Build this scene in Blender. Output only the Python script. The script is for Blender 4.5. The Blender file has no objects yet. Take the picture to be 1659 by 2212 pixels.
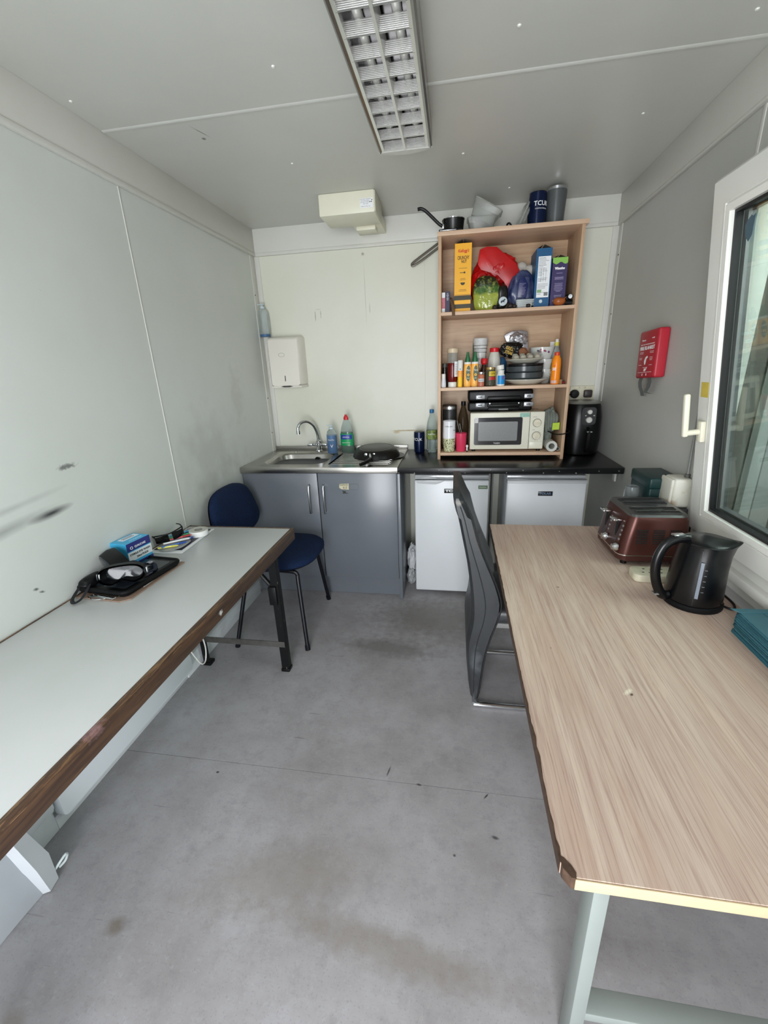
import bpy, bmesh, math, random
from mathutils import Vector, Matrix, noise, Euler
PI = math.pi
scn = bpy.context.scene
COL = scn.collection
# ------------------------------------------------------------------ camera
F_PX = 920.7
cam = bpy.data.cameras.new('camera'); camo = bpy.data.objects.new('camera', cam); COL.objects.link(camo)
pit, yaw, rol = -0.3307, 0.1712, -0.0401
fw = Vector((-math.sin(yaw)*math.cos(pit), math.cos(yaw)*math.cos(pit), math.sin(pit)))
rt0 = Vector((math.cos(yaw), math.sin(yaw), 0)); up0 = rt0.cross(fw)
rt = rt0*math.cos(rol)+up0*math.sin(rol); up = -rt0*math.sin(rol)+up0*math.cos(rol)
mw = Matrix((rt, up, -fw)).transposed().to_4x4(); mw.translation = (0, 0, 1.4937)
camo.matrix_world = mw
cam.sensor_fit = 'VERTICAL'; cam.sensor_height = 24.0; cam.lens = 24.0*F_PX/2212.0
cam.clip_start = 0.02
scn.camera = camo
# ------------------------------------------------------------------ world, lights, exposure
wd = bpy.data.worlds.new('sky'); scn.world = wd; wd.use_nodes = True
nt = wd.node_tree; bg = nt.nodes['Background']
bg.inputs[0].default_value = (0.87, 0.93, 1.0, 1); bg.inputs[1].default_value = 1.9
def area(name, loc, rot, sx, sy, power, col):
    l = bpy.data.lights.new(name, 'AREA'); l.shape = 'RECTANGLE'; l.size = sx; l.size_y = sy
    l.energy = power; l.color = col
    o = bpy.data.objects.new(name, l); COL.objects.link(o); o.location = loc; o.rotation_euler = rot
    return o
# daylight coming in through the open doorway behind the camera
area('doorway_daylight', (-0.25, -1.30, 1.10), (PI/2, 0, 0), 1.2, 2.0, 58, (0.95, 0.97, 1.0))
# daylight outside the window on the right
area('window_daylight', (1.85, 0.85, 2.25), (0, math.radians(58), 0), 0.9, 1.6, 44, (0.84, 0.935, 1.0))
scn.view_settings.view_transform = 'Standard'; scn.view_settings.look = 'None'
scn.view_settings.gamma = 1.0; scn.view_settings.use_curve_mapping = False
scn.view_settings.exposure = 0.66
try:
    scn.cycles.max_bounces = 10; scn.cycles.diffuse_bounces = 6; scn.cycles.use_denoising = True
    scn.cycles.transparent_max_bounces = 12; scn.cycles.sample_clamp_indirect = 6
except Exception: pass

# ------------------------------------------------------------------ materials
def lin(c):
    r = []
    for v in c[:3]:
        v /= 255.0; r.append(v/12.92 if v <= .04045 else ((v+.055)/1.055)**2.4)
    return (r[0], r[1], r[2], 1)
MATS = {}
def pm(name, col, rough=.5, metal=0, noise_s=0, amt=.12, bump=0, trans=0, spec=.5, col2=None, coat=0, alpha=1, ior=1.45, sub=0):
    if name in MATS: return MATS[name]
    m = bpy.data.materials.new(name); m.use_nodes = True; n = m.node_tree.nodes; L = m.node_tree.links
    b = n['Principled BSDF']; c = lin(col)
    b.inputs['Base Color'].default_value = c; b.inputs['Roughness'].default_value = rough
    b.inputs['Metallic'].default_value = metal; b.inputs['Specular IOR Level'].default_value = spec
    b.inputs['Transmission Weight'].default_value = trans; b.inputs['IOR'].default_value = ior
    b.inputs['Coat Weight'].default_value = coat; b.inputs['Alpha'].default_value = alpha
    if noise_s:
        tc = n.new('ShaderNodeTexCoord'); nz = n.new('ShaderNodeTexNoise'); nz.inputs['Scale'].default_value = noise_s
        nz.inputs['Detail'].default_value = 5; L.new(tc.outputs['Object'], nz.inputs['Vector'])
        rp = n.new('ShaderNodeValToRGB'); rp.color_ramp.elements[0].position = .3; rp.color_ramp.elements[1].position = .7
        d = lin(col2) if col2 else tuple(v*(1-amt) for v in c[:3])+(1,)
        rp.color_ramp.elements[0].color = d; rp.color_ramp.elements[1].color = c
        L.new(nz.outputs['Fac'], rp.inputs[0]); L.new(rp.outputs[0], b.inputs['Base Color'])
        if bump:
            bp = n.new('ShaderNodeBump'); bp.inputs['Strength'].default_value = bump; bp.inputs['Distance'].default_value = .004
            L.new(nz.outputs['Fac'], bp.inputs['Height']); L.new(bp.outputs[0], b.inputs['Normal'])
    MATS[name] = m; return m
class NB:
    """small node helper"""
    def __init__(s, name):
        s.m = bpy.data.materials.new(name); s.m.use_nodes = True; s.n = s.m.node_tree.nodes; s.L = s.m.node_tree.links
        s.b = s.n['Principled BSDF']; s.tc = s.n.new('ShaderNodeTexCoord').outputs['Object']
    def map(s, loc=(0,0,0), scale=(1,1,1), rot=(0,0,0), src=None):
        q = s.n.new('ShaderNodeMapping'); q.inputs['Location'].default_value = loc; q.inputs['Scale'].default_value = scale
        q.inputs['Rotation'].default_value = rot; s.L.new(src or s.tc, q.inputs['Vector']); return q.outputs[0]
    def noise(s, vec, sc, det=4, rough=.5, dist=0):
        q = s.n.new('ShaderNodeTexNoise'); q.inputs['Scale'].default_value = sc; q.inputs['Detail'].default_value = det
        q.inputs['Roughness'].default_value = rough; q.inputs['Distortion'].default_value = dist
        s.L.new(vec, q.inputs['Vector']); return q.outputs['Fac']
    def ramp(s, f, a, b, ca=(0,0,0,1), cb=(1,1,1,1)):
        q = s.n.new('ShaderNodeValToRGB'); e = q.color_ramp.elements; e[0].position = a; e[1].position = b
        e[0].color = ca; e[1].color = cb; s.L.new(f, q.inputs[0]); return q.outputs[0]
    def math(s, op, a, b=None):
        q = s.n.new('ShaderNodeMath'); q.operation = op
        for i, v in enumerate((a, b)):
            if v is None: continue
            if isinstance(v, (int, float)): q.inputs[i].default_value = v
            else: s.L.new(v, q.inputs[i])
        return q.outputs[0]
    def mix(s, f, a, b, mode='MIX'):
        q = s.n.new('ShaderNodeMix'); q.data_type = 'RGBA'; q.blend_type = mode
        if isinstance(f, (int, float)): q.inputs[0].default_value = f
        else: s.L.new(f, q.inputs[0])
        for i, v in ((6, a), (7, b)):
            if isinstance(v, tuple): q.inputs[i].default_value = v
            else: s.L.new(v, q.inputs[i])
        return q.outputs[2]
    def blotch(s, c, r, rot=0, edge=.55, nz=14, amt=.5, axis='x'):
        """mask of a stain at c with radii r (three numbers), ragged by noise"""
        mp = s.n.new('ShaderNodeVectorMath'); mp.operation = 'SUBTRACT'; s.L.new(s.tc, mp.inputs[0]); mp.inputs[1].default_value = c
        rr = s.n.new('ShaderNodeMapping'); rr.vector_type = 'POINT'
        rr.inputs['Rotation'].default_value = (rot if axis == 'x' else 0, rot if axis == 'y' else 0, rot if axis == 'z' else 0)
        s.L.new(mp.outputs[0], rr.inputs['Vector'])
        sc = s.n.new('ShaderNodeVectorMath'); sc.operation = 'DIVIDE'; s.L.new(rr.outputs[0], sc.inputs[0]); sc.inputs[1].default_value = r
        ln = s.n.new('ShaderNodeVectorMath'); ln.operation = 'LENGTH'; s.L.new(sc.outputs[0], ln.inputs[0])
        v = s.math('ADD', ln.outputs['Value'], s.math('MULTIPLY', s.math('SUBTRACT', s.noise(s.tc, nz, 5), .5), amt*2))
        return s.ramp(v, edge, 1.0, (1,1,1,1), (0,0,0,1))
    def bump(s, h, st, dist=.003):
        q = s.n.new('ShaderNodeBump'); q.inputs['Strength'].default_value = st; q.inputs['Distance'].default_value = dist
        s.L.new(h, q.inputs['Height']); s.L.new(q.outputs[0], s.b.inputs['Normal'])
    def out(s, col, rough=.5, metal=0, spec=.5):
        if isinstance(col, tuple): s.b.inputs['Base Color'].default_value = col
        else: s.L.new(col, s.b.inputs['Base Color'])
        if isinstance(rough, (int, float)): s.b.inputs['Roughness'].default_value = rough
        else: s.L.new(rough, s.b.inputs['Roughness'])
        s.b.inputs['Metallic'].default_value = metal; s.b.inputs['Specular IOR Level'].default_value = spec
        return s.m

def wall_mat(name, base, dirty, marks, rough=.42, dirt=.5, orange=.12):
    k = NB(name)
    n1 = k.noise(k.tc, 1.3, 6, .6); col = k.mix(k.ramp(n1, .35, .75), lin(base), lin(dirty))
    spk = k.ramp(k.noise(k.tc, 55, 2), .76, .80); col = k.mix(k.math('MULTIPLY', spk, .35*dirt), col, lin((120,116,106)))
    for (c, r, rot, ax, colr, st, nz, am, *ed) in marks:
        col = k.mix(k.math('MULTIPLY', k.blotch(c, r, rot, ed[0] if ed else .3, nz, am, ax), st), col, lin(colr))
    k.bump(k.noise(k.tc, 240, 2), orange, .0008)
    return k.out(col, rough)
def wood_mat(name, c1, c2, c3, axis='y', rough=.45, sc=1.0, rotz=0):
    k = NB(name)
    s = {'y': (22, 1.1, 22), 'x': (1.1, 22, 22), 'z': (22, 22, 1.1)}[axis]
    v = k.map(scale=tuple(a*sc for a in s), rot=(0, 0, rotz))
    n1 = k.noise(v, 2.2, 6, .6, .6); n2 = k.noise(v, 9, 3, .6); 
    v2 = k.map(scale=tuple(a*sc*.35 for a in s), rot=(0, 0, rotz)); n3 = k.noise(v2, 1.4, 3, .5, 1.2)
    col = k.mix(k.ramp(n1, .34, .68), lin(c1), lin(c2)); col = k.mix(k.math('MULTIPLY', k.ramp(n2, .52, .70), .55), col, lin(c3))
    col = k.mix(k.math('MULTIPLY', k.ramp(n3, .45, .8), .45), col, lin(c3))
    k.bump(n2, .12, .001)
    return k.out(col, rough)

white_p = pm('white_plastic', (228,228,222), .35, noise_s=8, amt=.05)
cream = pm('cream_plastic', (226,222,198), .4, noise_s=9, amt=.07)
black_p = pm('black_plastic', (9,9,11), .38, noise_s=20, amt=.3, spec=.3)
black_m = pm('black_matt', (11,11,13), .65, noise_s=20, amt=.3, spec=.25)
chrome = pm('chrome', (215,217,220), .08, 1)
steel = pm('brushed_steel', (182,180,174), .27, 1, noise_s=6, amt=.18)
alu = pm('satin_aluminium', (196,198,200), .3, 1)
glass = pm('clear_glass', (255,255,255), .02, trans=1, ior=1.45)
clearp = pm('clear_plastic', (235,238,236), .12, trans=.85, ior=1.3, alpha=1)
frost = pm('frosted_plastic', (226,228,224), .22, trans=.80, ior=1.2)
black_ink = pm('black_ink', (20,20,20), .6)
white_ink = pm('white_ink', (240,240,240), .5)
paper = pm('white_paper', (236,238,240), .7)
grey_ink = pm('grey_ink', (120,122,125), .6)

# ------------------------------------------------------------------ geometry helpers
class B:
    def __init__(s): s.bm = bmesh.new()
    def _merge(s, t, M=None):
        if M is not None: t.transform(M)
        me = bpy.data.meshes.new('t'); t.to_mesh(me); t.free(); s.bm.from_mesh(me); bpy.data.meshes.remove(me); return s
    def box(s, a, b, bev=0, seg=2, M=None):
        t = bmesh.new(); bmesh.ops.create_cube(t, size=1)
        a = Vector(a); b = Vector(b); d = b-a; c = (a+b)/2
        t.transform(Matrix.Translation(c) @ Matrix.Diagonal((abs(d.x), abs(d.y), abs(d.z), 1)))
        if bev: bmesh.ops.bevel(t, geom=t.edges[:], offset=min(bev, .49*min(abs(d.x), abs(d.y), abs(d.z))), segments=seg, profile=.5, affect='EDGES')
        return s._merge(t, M)
    def lathe(s, prof, c=(0,0,0), seg=24, M=None, cap=True):
        t = bmesh.new(); rings = []
        for r, z in prof:
            r = max(r, 1e-5)
            rings.append([t.verts.new((c[0]+r*math.cos(2*PI*i/seg), c[1]+r*math.sin(2*PI*i/seg), c[2]+z)) for i in range(seg)])
        for a, b in zip(rings, rings[1:]):
            for i in range(seg): t.faces.new((a[i], a[(i+1) % seg], b[(i+1) % seg], b[i]))
        if cap:
            t.faces.new(list(reversed(rings[0]))); t.faces.new(rings[-1])
        bmesh.ops.recalc_face_normals(t, faces=t.faces[:])
        return s._merge(t, M)
    def cyl(s, p0, p1, r0, r1=None, seg=16):
        p0 = Vector(p0); p1 = Vector(p1); d = p1-p0; r1 = r0 if r1 is None else r1
        q = d.to_track_quat('Z', 'Y').to_matrix().to_4x4()
        return s.lathe([(r0, 0), (r1, d.length)], seg=seg, M=Matrix.Translation(p0) @ q)
    def tube(s, pts, r, seg=8, smooth=0, closed=False, flat=1.0, up=None):
        P = [Vector(p) for p in pts]
        if smooth:
            Q = []; n = len(P)
            rng = range(n) if closed else range(n-1)
            for i in rng:
                g = (lambda j: P[j % n]) if closed else (lambda j: P[min(max(j, 0), n-1)])
                p0, p1, p2, p3 = g(i-1), g(i), g(i+1), g(i+2)
                for k in range(smooth):
                    u = k/smooth
                    Q.append(.5*((2*p1)+(-p0+p2)*u+(2*p0-5*p1+4*p2-p3)*u*u+(-p0+3*p1-3*p2+p3)*u**3))
            if not closed: Q.append(P[-1])
            P = Q
        n = len(P); R = r if isinstance(r, (list, tuple)) else None
        t = bmesh.new(); rings = []; nx = None
        for i, p in enumerate(P):
            if closed: d = P[(i+1) % n]-P[i-1]
            else: d = P[min(i+1, n-1)]-P[max(i-1, 0)]
            if d.length < 1e-9: d = Vector((0,0,1))
            d.normalize()
            if nx is None:
                a = Vector(up) if up else (Vector((0,0,1)) if abs(d.z) < .9 else Vector((1,0,0)))
                nx = d.cross(a).normalized()
            else: nx = (nx-d*nx.dot(d)).normalized()
            ny = d.cross(nx); rr = r if R is None else R[0]+(R[1]-R[0])*i/(n-1)
            rings.append([t.verts.new(p+nx*rr*math.cos(2*PI*k/seg)+ny*rr*flat*math.sin(2*PI*k/seg)) for k in range(seg)])
        pr = list(zip(rings, rings[1:]))
        if closed: pr.append((rings[-1], rings[0]))
        for a, b in pr:
            for k in range(seg): t.faces.new((a[k], a[(k+1) % seg], b[(k+1) % seg], b[k]))
        if not closed: t.faces.new(list(reversed(rings[0]))); t.faces.new(rings[-1])
        bmesh.ops.recalc_face_normals(t, faces=t.faces[:])
        return s._merge(t)
    def prism(s, poly, ax, a, b, bev=0, M=None):
        f = {'x': lambda u, v, w: (w, u, v), 'y': lambda u, v, w: (u, w, v), 'z': lambda u, v, w: (u, v, w)}[ax]
        t = bmesh.new(); A = [t.verts.new(f(u, v, a)) for u, v in poly]; C = [t.verts.new(f(u, v, b)) for u, v in poly]
        n = len(poly); t.faces.new(A); t.faces.new(list(reversed(C)))
        for i in range(n): t.faces.new((A[i], C[i], C[(i+1) % n], A[(i+1) % n]))
        bmesh.ops.recalc_face_normals(t, faces=t.faces[:])
        if bev: bmesh.ops.bevel(t, geom=t.edges[:], offset=bev, segments=2, profile=.5, affect='EDGES')
        return s._merge(t, M)
    def loft(s, loops, cap=True, M=None):
        t = bmesh.new(); R = [[t.verts.new(p) for p in l] for l in loops]
        for a, b in zip(R, R[1:]):
            n = len(a)
            for i in range(n): t.faces.new((a[i], a[(i+1) % n], b[(i+1) % n], b[i]))
        if cap in (True, 'both', 'start'): t.faces.new(list(reversed(R[0])))
        if cap in (True, 'both', 'end'): t.faces.new(R[-1])
        bmesh.ops.recalc_face_normals(t, faces=t.faces[:])
        return s._merge(t, M)
    def blob(s, c, r, amp=.25, fr=3, seed=0, sub=4, floor=None, M=None, sq=1.0, crease=0):
        t = bmesh.new(); bmesh.ops.create_icosphere(t, subdivisions=sub, radius=1)
        for v in t.verts:
            p = v.co.copy(); o = Vector((seed*7.3, seed*3.1, seed*1.7))
            if sq != 1: p = Vector([math.copysign(abs(a)**sq, a) for a in p])
            d = noise.noise(p*fr+o)*amp
            if crease: d += (abs(noise.noise(p*fr*2.2+o))-.25)*crease
            p = p*(1+d); q = Vector((p.x*r[0], p.y*r[1], p.z*r[2]))
            if floor is not None: q.z = max(q.z, floor-c[2])
            v.co = q+Vector(c)
        return s._merge(t, M)
def rrect(x0, x1, y0, y1, r, k=6):
    P = []
    for cx, cy, a in ((x1-r, y1-r, 0), (x0+r, y1-r, PI/2), (x0+r, y0+r, PI), (x1-r, y0+r, 3*PI/2)):
        for i in range(k+1): P.append((cx+r*math.cos(a+PI/2*i/k), cy+r*math.sin(a+PI/2*i/k)))
    return P
def wm(o):
    M = Matrix.LocRotScale(o.location, o.rotation_euler, None)
    return wm(o.parent) @ M if o.parent else M
def obj(name, b, m, parent=None, smooth=True, world=True, ang=35):
    me = bpy.data.meshes.new(name); bm = b.bm
    if world and parent is not None: bm.transform(wm(parent).inverted())
    bm.to_mesh(me); bm.free()
    me.materials.append(m)
    if smooth:
        for p in me.polygons: p.use_smooth = True
        me.set_sharp_from_angle(angle=math.radians(ang))
    o = bpy.data.objects.new(name, me); COL.objects.link(o)
    if parent: o.parent = parent
    return o
def tag(o, label, cat, group=None):
    o['label'] = label; o['category'] = cat
    if group: o['group'] = group
    return o
def thing(name, label, cat, loc=(0,0,0), rz=0, group=None):
    o = bpy.data.objects.new(name, None); o.empty_display_size = .05; COL.objects.link(o); o.location = loc; o.rotation_euler = (0, 0, rz)
    return tag(o, label, cat, group)
def struct(name, b, m, parent=None, **k):
    o = obj(name, b, m, parent, **k); o['kind'] = 'structure'; return o
def single(name, b, m, label, cat, group=None, loc=None, **k):
    """a thing that is one mesh; geometry given in world, origin moved to loc"""
    if loc: b.bm.transform(Matrix.Translation(-Vector(loc)))
    o = obj(name, b, m, None, **k)
    if loc: o.location = loc
    return tag(o, label, cat, group)
def text(name, s, size, m, parent, loc, rot, width=None, cyl=None, world=True, bold=0, shear=0, ext=.0002, align='CENTER'):
    """flat print in world coordinates; cyl=(cx,cy,r) wraps it round a bottle that faces -y"""
    c = bpy.data.curves.new('t', 'FONT'); c.body = s; c.size = size; c.align_x = align; c.align_y = 'CENTER'; c.extrude = ext
    c.offset = bold; c.shear = shear; c.resolution_u = 2
    o = bpy.data.objects.new('t', c); COL.objects.link(o); dg = bpy.context.evaluated_depsgraph_get(); dg.update()
    me = bpy.data.meshes.new_from_object(o.evaluated_get(dg)); bpy.data.objects.remove(o); bpy.data.curves.remove(c)
    me.name = name
    if width:
        xs = [v.co.x for v in me.vertices]; w = max(xs)-min(xs)
        for v in me.vertices: v.co.x *= width/w
    if cyl:
        cx, cy, r, a0 = cyl
        for v in me.vertices:
            a = -PI/2+a0+v.co.x/r; z = v.co.z
            v.co = Vector((cx+(r+z)*math.cos(a), cy+(r+z)*math.sin(a), loc[2]+v.co.y))
    else:
        me.transform(Matrix.Translation(Vector(loc)) @ Euler(rot).to_matrix().to_4x4())
    if world and parent is not None: me.transform(wm(parent).inverted())
    me.materials.clear(); me.materials.append(m)
    o = bpy.data.objects.new(name, me); COL.objects.link(o)
    if parent: o.parent = parent
    return o
FY = (PI/2, 0, 0); FXN = (PI/2, 0, -PI/2); FXP = (PI/2, 0, PI/2)
def band(r, z0, z1, c, a0=-PI, a1=PI, seg=24, th=.0006):
    """a curved label wrapped on a bottle, angles measured from -y"""
    b = B(); n = max(3, int(seg*(a1-a0)/(2*PI)))
    lo = []
    t = bmesh.new()
    V = [[t.verts.new((c[0]+(r+th)*math.cos(-PI/2+a0+(a1-a0)*i/n), c[1]+(r+th)*math.sin(-PI/2+a0+(a1-a0)*i/n), c[2]+z)) for i in range(n+1)] for z in (z0, z1)]
    W = [[t.verts.new((c[0]+r*math.cos(-PI/2+a0+(a1-a0)*i/n), c[1]+r*math.sin(-PI/2+a0+(a1-a0)*i/n), c[2]+z)) for i in range(n+1)] for z in (z0, z1)]
    for i in range(n):
        t.faces.new((V[0][i], V[0][i+1], V[1][i+1], V[1][i])); t.faces.new((W[0][i+1], W[0][i], W[1][i], W[1][i+1]))
        t.faces.new((V[1][i], V[1][i+1], W[1][i+1], W[1][i])); t.faces.new((V[0][i+1], V[0][i], W[0][i], W[0][i+1]))
    return b._merge(t)

# ------------------------------------------------------------------ dimensions
XL, XR, YB, YN, ZC, ZV = -1.362, .942, 3.114, -1.0, 2.379, 2.227
exec_order = []
# ================================================================== SHELL
lw_marks = [((-1.362,1.185,1.058),(.05,.095,.018),math.radians(-4),'x',(34,36,38),.95,7,.25,0.1),
            ((-1.362,1.02,1.055),(.05,.22,.026),math.radians(-7),'x',(110,114,114),.55,6,.35,0.0),
            ((-1.362,1.06,1.115),(.05,.22,.016),math.radians(-5),'x',(150,154,150),.5,6,.4,0.0),
            ((-1.362,1.285,1.197),(.05,.045,.012),math.radians(2),'x',(90,92,88),.8,90,.9),
            ((-1.362,1.052,.836),(.05,.012,.006),.3,'x',(60,60,58),.85,120,.5),
            ((-1.362,1.068,.818),(.05,.012,.005),.4,'x',(60,60,58),.8,120,.5),
            ((-1.362,2.2,1.05),(.05,.32,.28),0,'x',(150,148,136),.26,9,.8),
            ((-1.362,2.35,.85),(.05,.35,.18),0,'x',(120,118,108),.24,12,.9),
            ((-1.362,2.6,1.35),(.05,.10,.2),0,'x',(150,146,130),.2,20,.9)]
m_wl = wall_mat('painted_wall_left', (211,215,211), (202,206,200), lw_marks)
bw_marks = [((-.34,3.114,1.04),(.13,.05,.008),0,'y',(150,122,48),.8,30,.6),
            ((-.42,3.114,1.03),(.03,.05,.012),0,'y',(170,140,60),.6,30,.6),
            ((-.965,3.114,1.835),(.003,.05,.045),0,'y',(60,62,58),.7,60,.5),
            ((-.925,3.114,1.845),(.003,.05,.035),0,'y',(60,62,58),.6,60,.8),
            ((-.945,3.114,1.875),(.03,.05,.002),0,'y',(110,112,106),.5,60,.5),
            ((-.607,3.114,1.95),(.002,.05,.22),0,'y',(120,120,108),.6,20,.3),
            ((-.58,3.114,1.86),(.004,.05,.04),0,'y',(110,110,100),.4,70,.7),
            ((-.61,3.114,2.185),(.012,.05,.012),0,'y',(90,80,60),.6,60,.9),
            ((-.9,3.114,1.2),(.4,.05,.3),0,'y',(196,198,178),.35,5,.6)]
m_wb = wall_mat('painted_wall_back', (220,221,210), (212,213,196), bw_marks)
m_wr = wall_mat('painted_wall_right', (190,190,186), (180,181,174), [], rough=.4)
m_ce = wall_mat('painted_ceiling', (200,201,195), (192,193,186),
    [((-.995,1.915,2.379),(.004,.06,.05),math.radians(18),'z',(80,78,70),.8,40,.4), ((-1.01,1.965,2.379),(.01,.012,.05),0,'z',(50,48,44),.8,40,.4)], rough=.36)
m_tr = wall_mat('painted_trim', (216,216,210), (206,206,198), [], rough=.38, dirt=1.2)
# floor vinyl
k = NB('vinyl_floor')
n1 = k.noise(k.tc, 3.0, 7, .62); n2 = k.noise(k.map(scale=(22, 5, 1), rot=(0,0,.5)), 2.4, 5, .7); n3 = k.noise(k.tc, 60, 3, .7)
n4 = k.noise(k.map(scale=(9, 40, 1), rot=(0,0,.9)), 1.6, 4, .6)
c = k.mix(k.ramp(n1, .32, .72), lin((170,168,171)), lin((142,138,138)))
c = k.mix(k.math('MULTIPLY', k.ramp(k.noise(k.tc, 16, 6, .75), .5, .68), .34), c, lin((122,118,120)))
c = k.mix(k.math('MULTIPLY', k.ramp(n4, .55, .75), .12), c, lin((96,94,92)))
c = k.mix(k.math('MULTIPLY', k.ramp(n3, .56, .72), .30), c, lin((176,176,178)))
c = k.mix(k.math('MULTIPLY', k.ramp(k.noise(k.tc, 160, 1), .62, .7), .25), c, lin((110,108,108)))
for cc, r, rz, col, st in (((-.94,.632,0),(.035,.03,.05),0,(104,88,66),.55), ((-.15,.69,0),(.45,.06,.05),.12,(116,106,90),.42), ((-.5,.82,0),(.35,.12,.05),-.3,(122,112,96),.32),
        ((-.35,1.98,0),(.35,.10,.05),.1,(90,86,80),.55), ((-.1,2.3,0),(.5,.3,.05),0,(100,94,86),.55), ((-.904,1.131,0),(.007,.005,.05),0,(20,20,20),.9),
        ((.133,1.165,0),(.018,.004,.05),-.9,(26,24,22),.9), ((.154,1.022,0),(.016,.008,.05),.2,(30,28,26),.8), ((-.233,1.222,0),(.004,.03,.05),.2,(40,38,36),.8),
        ((-.112,1.179,0),(.012,.006,.05),.2,(60,56,50),.8), ((.02,.95,0),(.006,.006,.05),0,(30,30,30),.8), ((.42,.93,0),(.012,.007,.05),.4,(40,38,36),.7),
        ((-1.05,.42,0),(.05,.03,.05),.3,(110,98,82),.4)):
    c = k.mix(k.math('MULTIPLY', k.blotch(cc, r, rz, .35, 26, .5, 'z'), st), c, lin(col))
# fine drag scratches
for i, (sx, rz, th) in enumerate(((70, .25, .735), (90, -.5, .745), (60, 1.1, .75))):
    v = k.map(loc=(i*3.1, i*1.7, 0), scale=(sx*.05, sx, 1), rot=(0, 0, rz)); s1 = k.ramp(k.noise(v, 1.3, 2, .4), th, th+.02)
    gate = k.ramp(k.noise(k.tc, 1.7+i, 2), .48, .6)
    c = k.mix(k.math('MULTIPLY', k.math('MULTIPLY', s1, gate), .45), c, lin((74,70,68)))
k.bump(n3, .12, .001)
m_fl = k.out(c, k.math('ADD', k.math('MULTIPLY', n1, .25), .36), 0, .45)

fl = struct('floor', B().box((XL-.1, YN-.1, -.1), (XR+.1, YB+.1, -.003)), m_fl, smooth=False)
for a, b in ((YN-.05, 1.178), (1.180, YB)):
    struct('vinyl_sheet', B().box((XL-.05, a, -.003), (XR+.05, b, 0)), m_fl, fl, smooth=False)
ce = struct('ceiling', B().box((XL-.1, YN-.1, ZC+.006), (XR+.1, YB+.1, ZC+.1)), m_ce, smooth=False)
for a, b in ((YN, .62), (.626, 1.820), (1.826, YB)):
    struct('ceiling_panel', B().box((XL, a, ZC), (XR, b, ZC+.006)), m_ce, ce, smooth=False)
for y in (.623, 1.823):
    struct('joint_strip', B().prism([(y-.009, ZC), (y-.003, ZC-.003), (y+.005, ZC-.003), (y+.009, ZC)], 'x', XL+.016, XR-.016), m_ce, ce)
for i, (x, y) in enumerate(((-.571,1.62), (.16,1.615), (-1.30,1.631), (.27,2.831), (-.75,2.26), (.017,2.36), (.70,2.2), (.80,1.7))):
    struct('fixing_cap', B().lathe([(.006,0),(.005,-.003),(.001,-.004)], (x, y, ZC), 10), white_p, ce)
# walls
wb = struct('wall_back', B().box((XL-.1, YB+.004, 0), (XR+.1, YB+.1, ZC)), m_wb, smooth=False)
for a, b in ((XL, -.210), (-.2075, XR)):
    struct('wall_panel', B().box((a, YB, 0), (b, YB+.004, ZV+.01)), m_wb, wb, smooth=False)
wl = struct('wall_left', B().box((XL-.1, YN-.1, 0), (XL-.004, YB+.1, ZC)), m_wl, smooth=False)
for a, b in ((YN, .664), (.667, 1.866), (1.869, YB)):
    struct('wall_panel', B().box((XL-.004, a, 0), (XL, b, ZV+.01)), m_wl, wl, smooth=False)
for y in (.6655, 1.8675):
    struct('joint_strip', B().box((XL-.004, y-.003, .1), (XL+.0025, y+.003, ZV+.005), .001), m_tr, wl)
# right wall with the window opening
WY0, WY1, WZ0, WZ1 = .72, 1.80, .83, 2.02
b = B()
for (y0, y1, z0, z1) in ((YN-.1, WY0, 0, ZC), (WY1, YB+.1, 0, ZC), (WY0, WY1, 0, WZ0), (WY0, WY1, WZ1, ZC)):
    b.box((XR+.004, y0, z0), (XR+.05, y1, z1))
wr = struct('wall_right', b, m_wr, smooth=False)
for (y0, y1, z0, z1) in ((YN, WY0, 0, ZV+.01), (WY1, 1.838, 0, ZV+.01), (1.841, YB, 0, ZV+.01), (WY0, WY1, 0, WZ0), (WY0, WY1, WZ1, ZV+.01)):
    struct('wall_panel', B().box((XR, y0, z0), (XR+.004, y1, z1)), m_wr, wr, smooth=False)
struct('joint_strip', B().box((XR-.0025, 1.832, .1), (XR+.003, 1.848, ZV+.005), .001), m_tr, wr)
# front wall with open doorway behind the camera
b = B()
for (x0, x1, z0, z1) in ((XL, -.78, 0, ZC), (.28, XR, 0, ZC), (-.78, .28, 2.08, ZC)): b.box((x0, YN-.06, z0), (x1, YN, z1))
struct('wall_front', b, m_wr, smooth=False)
# coving boards
def cov(name, a, b_, bead):
    t = struct(name, B().box(a, b_, .002), m_tr); struct('bead', B().box(*bead, .003), m_tr, t)
cov('trim_1', (XL, YN, ZV), (XL+.014, YB, ZC), ((XL, YN, ZV-.008), (XL+.020, YB, ZV+.012)))
cov('trim_2', (XL+.014, YB-.014, ZV), (XR-.014, YB, ZC), ((XL+.014, YB-.020, ZV-.008), (XR-.014, YB, ZV+.012)))
cov('trim_3', (XR-.014, YN, ZV), (XR, YB, ZC), ((XR-.017, YN, ZV-.008), (XR, YB, ZV+.006)))
struct('trim_4', B().box((XL, YB-.006, .905), (XL+.036, YB, ZV), .002), m_tr)
struct('trim_5', B().box((XL, YB-.075, .905), (XL+.004, YB-.006, ZV), .0015), m_tr)
struct('trim_6', B().box((XR-.038, YB-.006, .905), (XR, YB, ZV), .002), m_tr)
struct('trim_7', B().box((XR-.004, YB-.06, .905), (XR, YB-.006, ZV), .0015), m_tr)
dark_s = pm('rusty_screw', (60,52,44), .5, .6)
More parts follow.
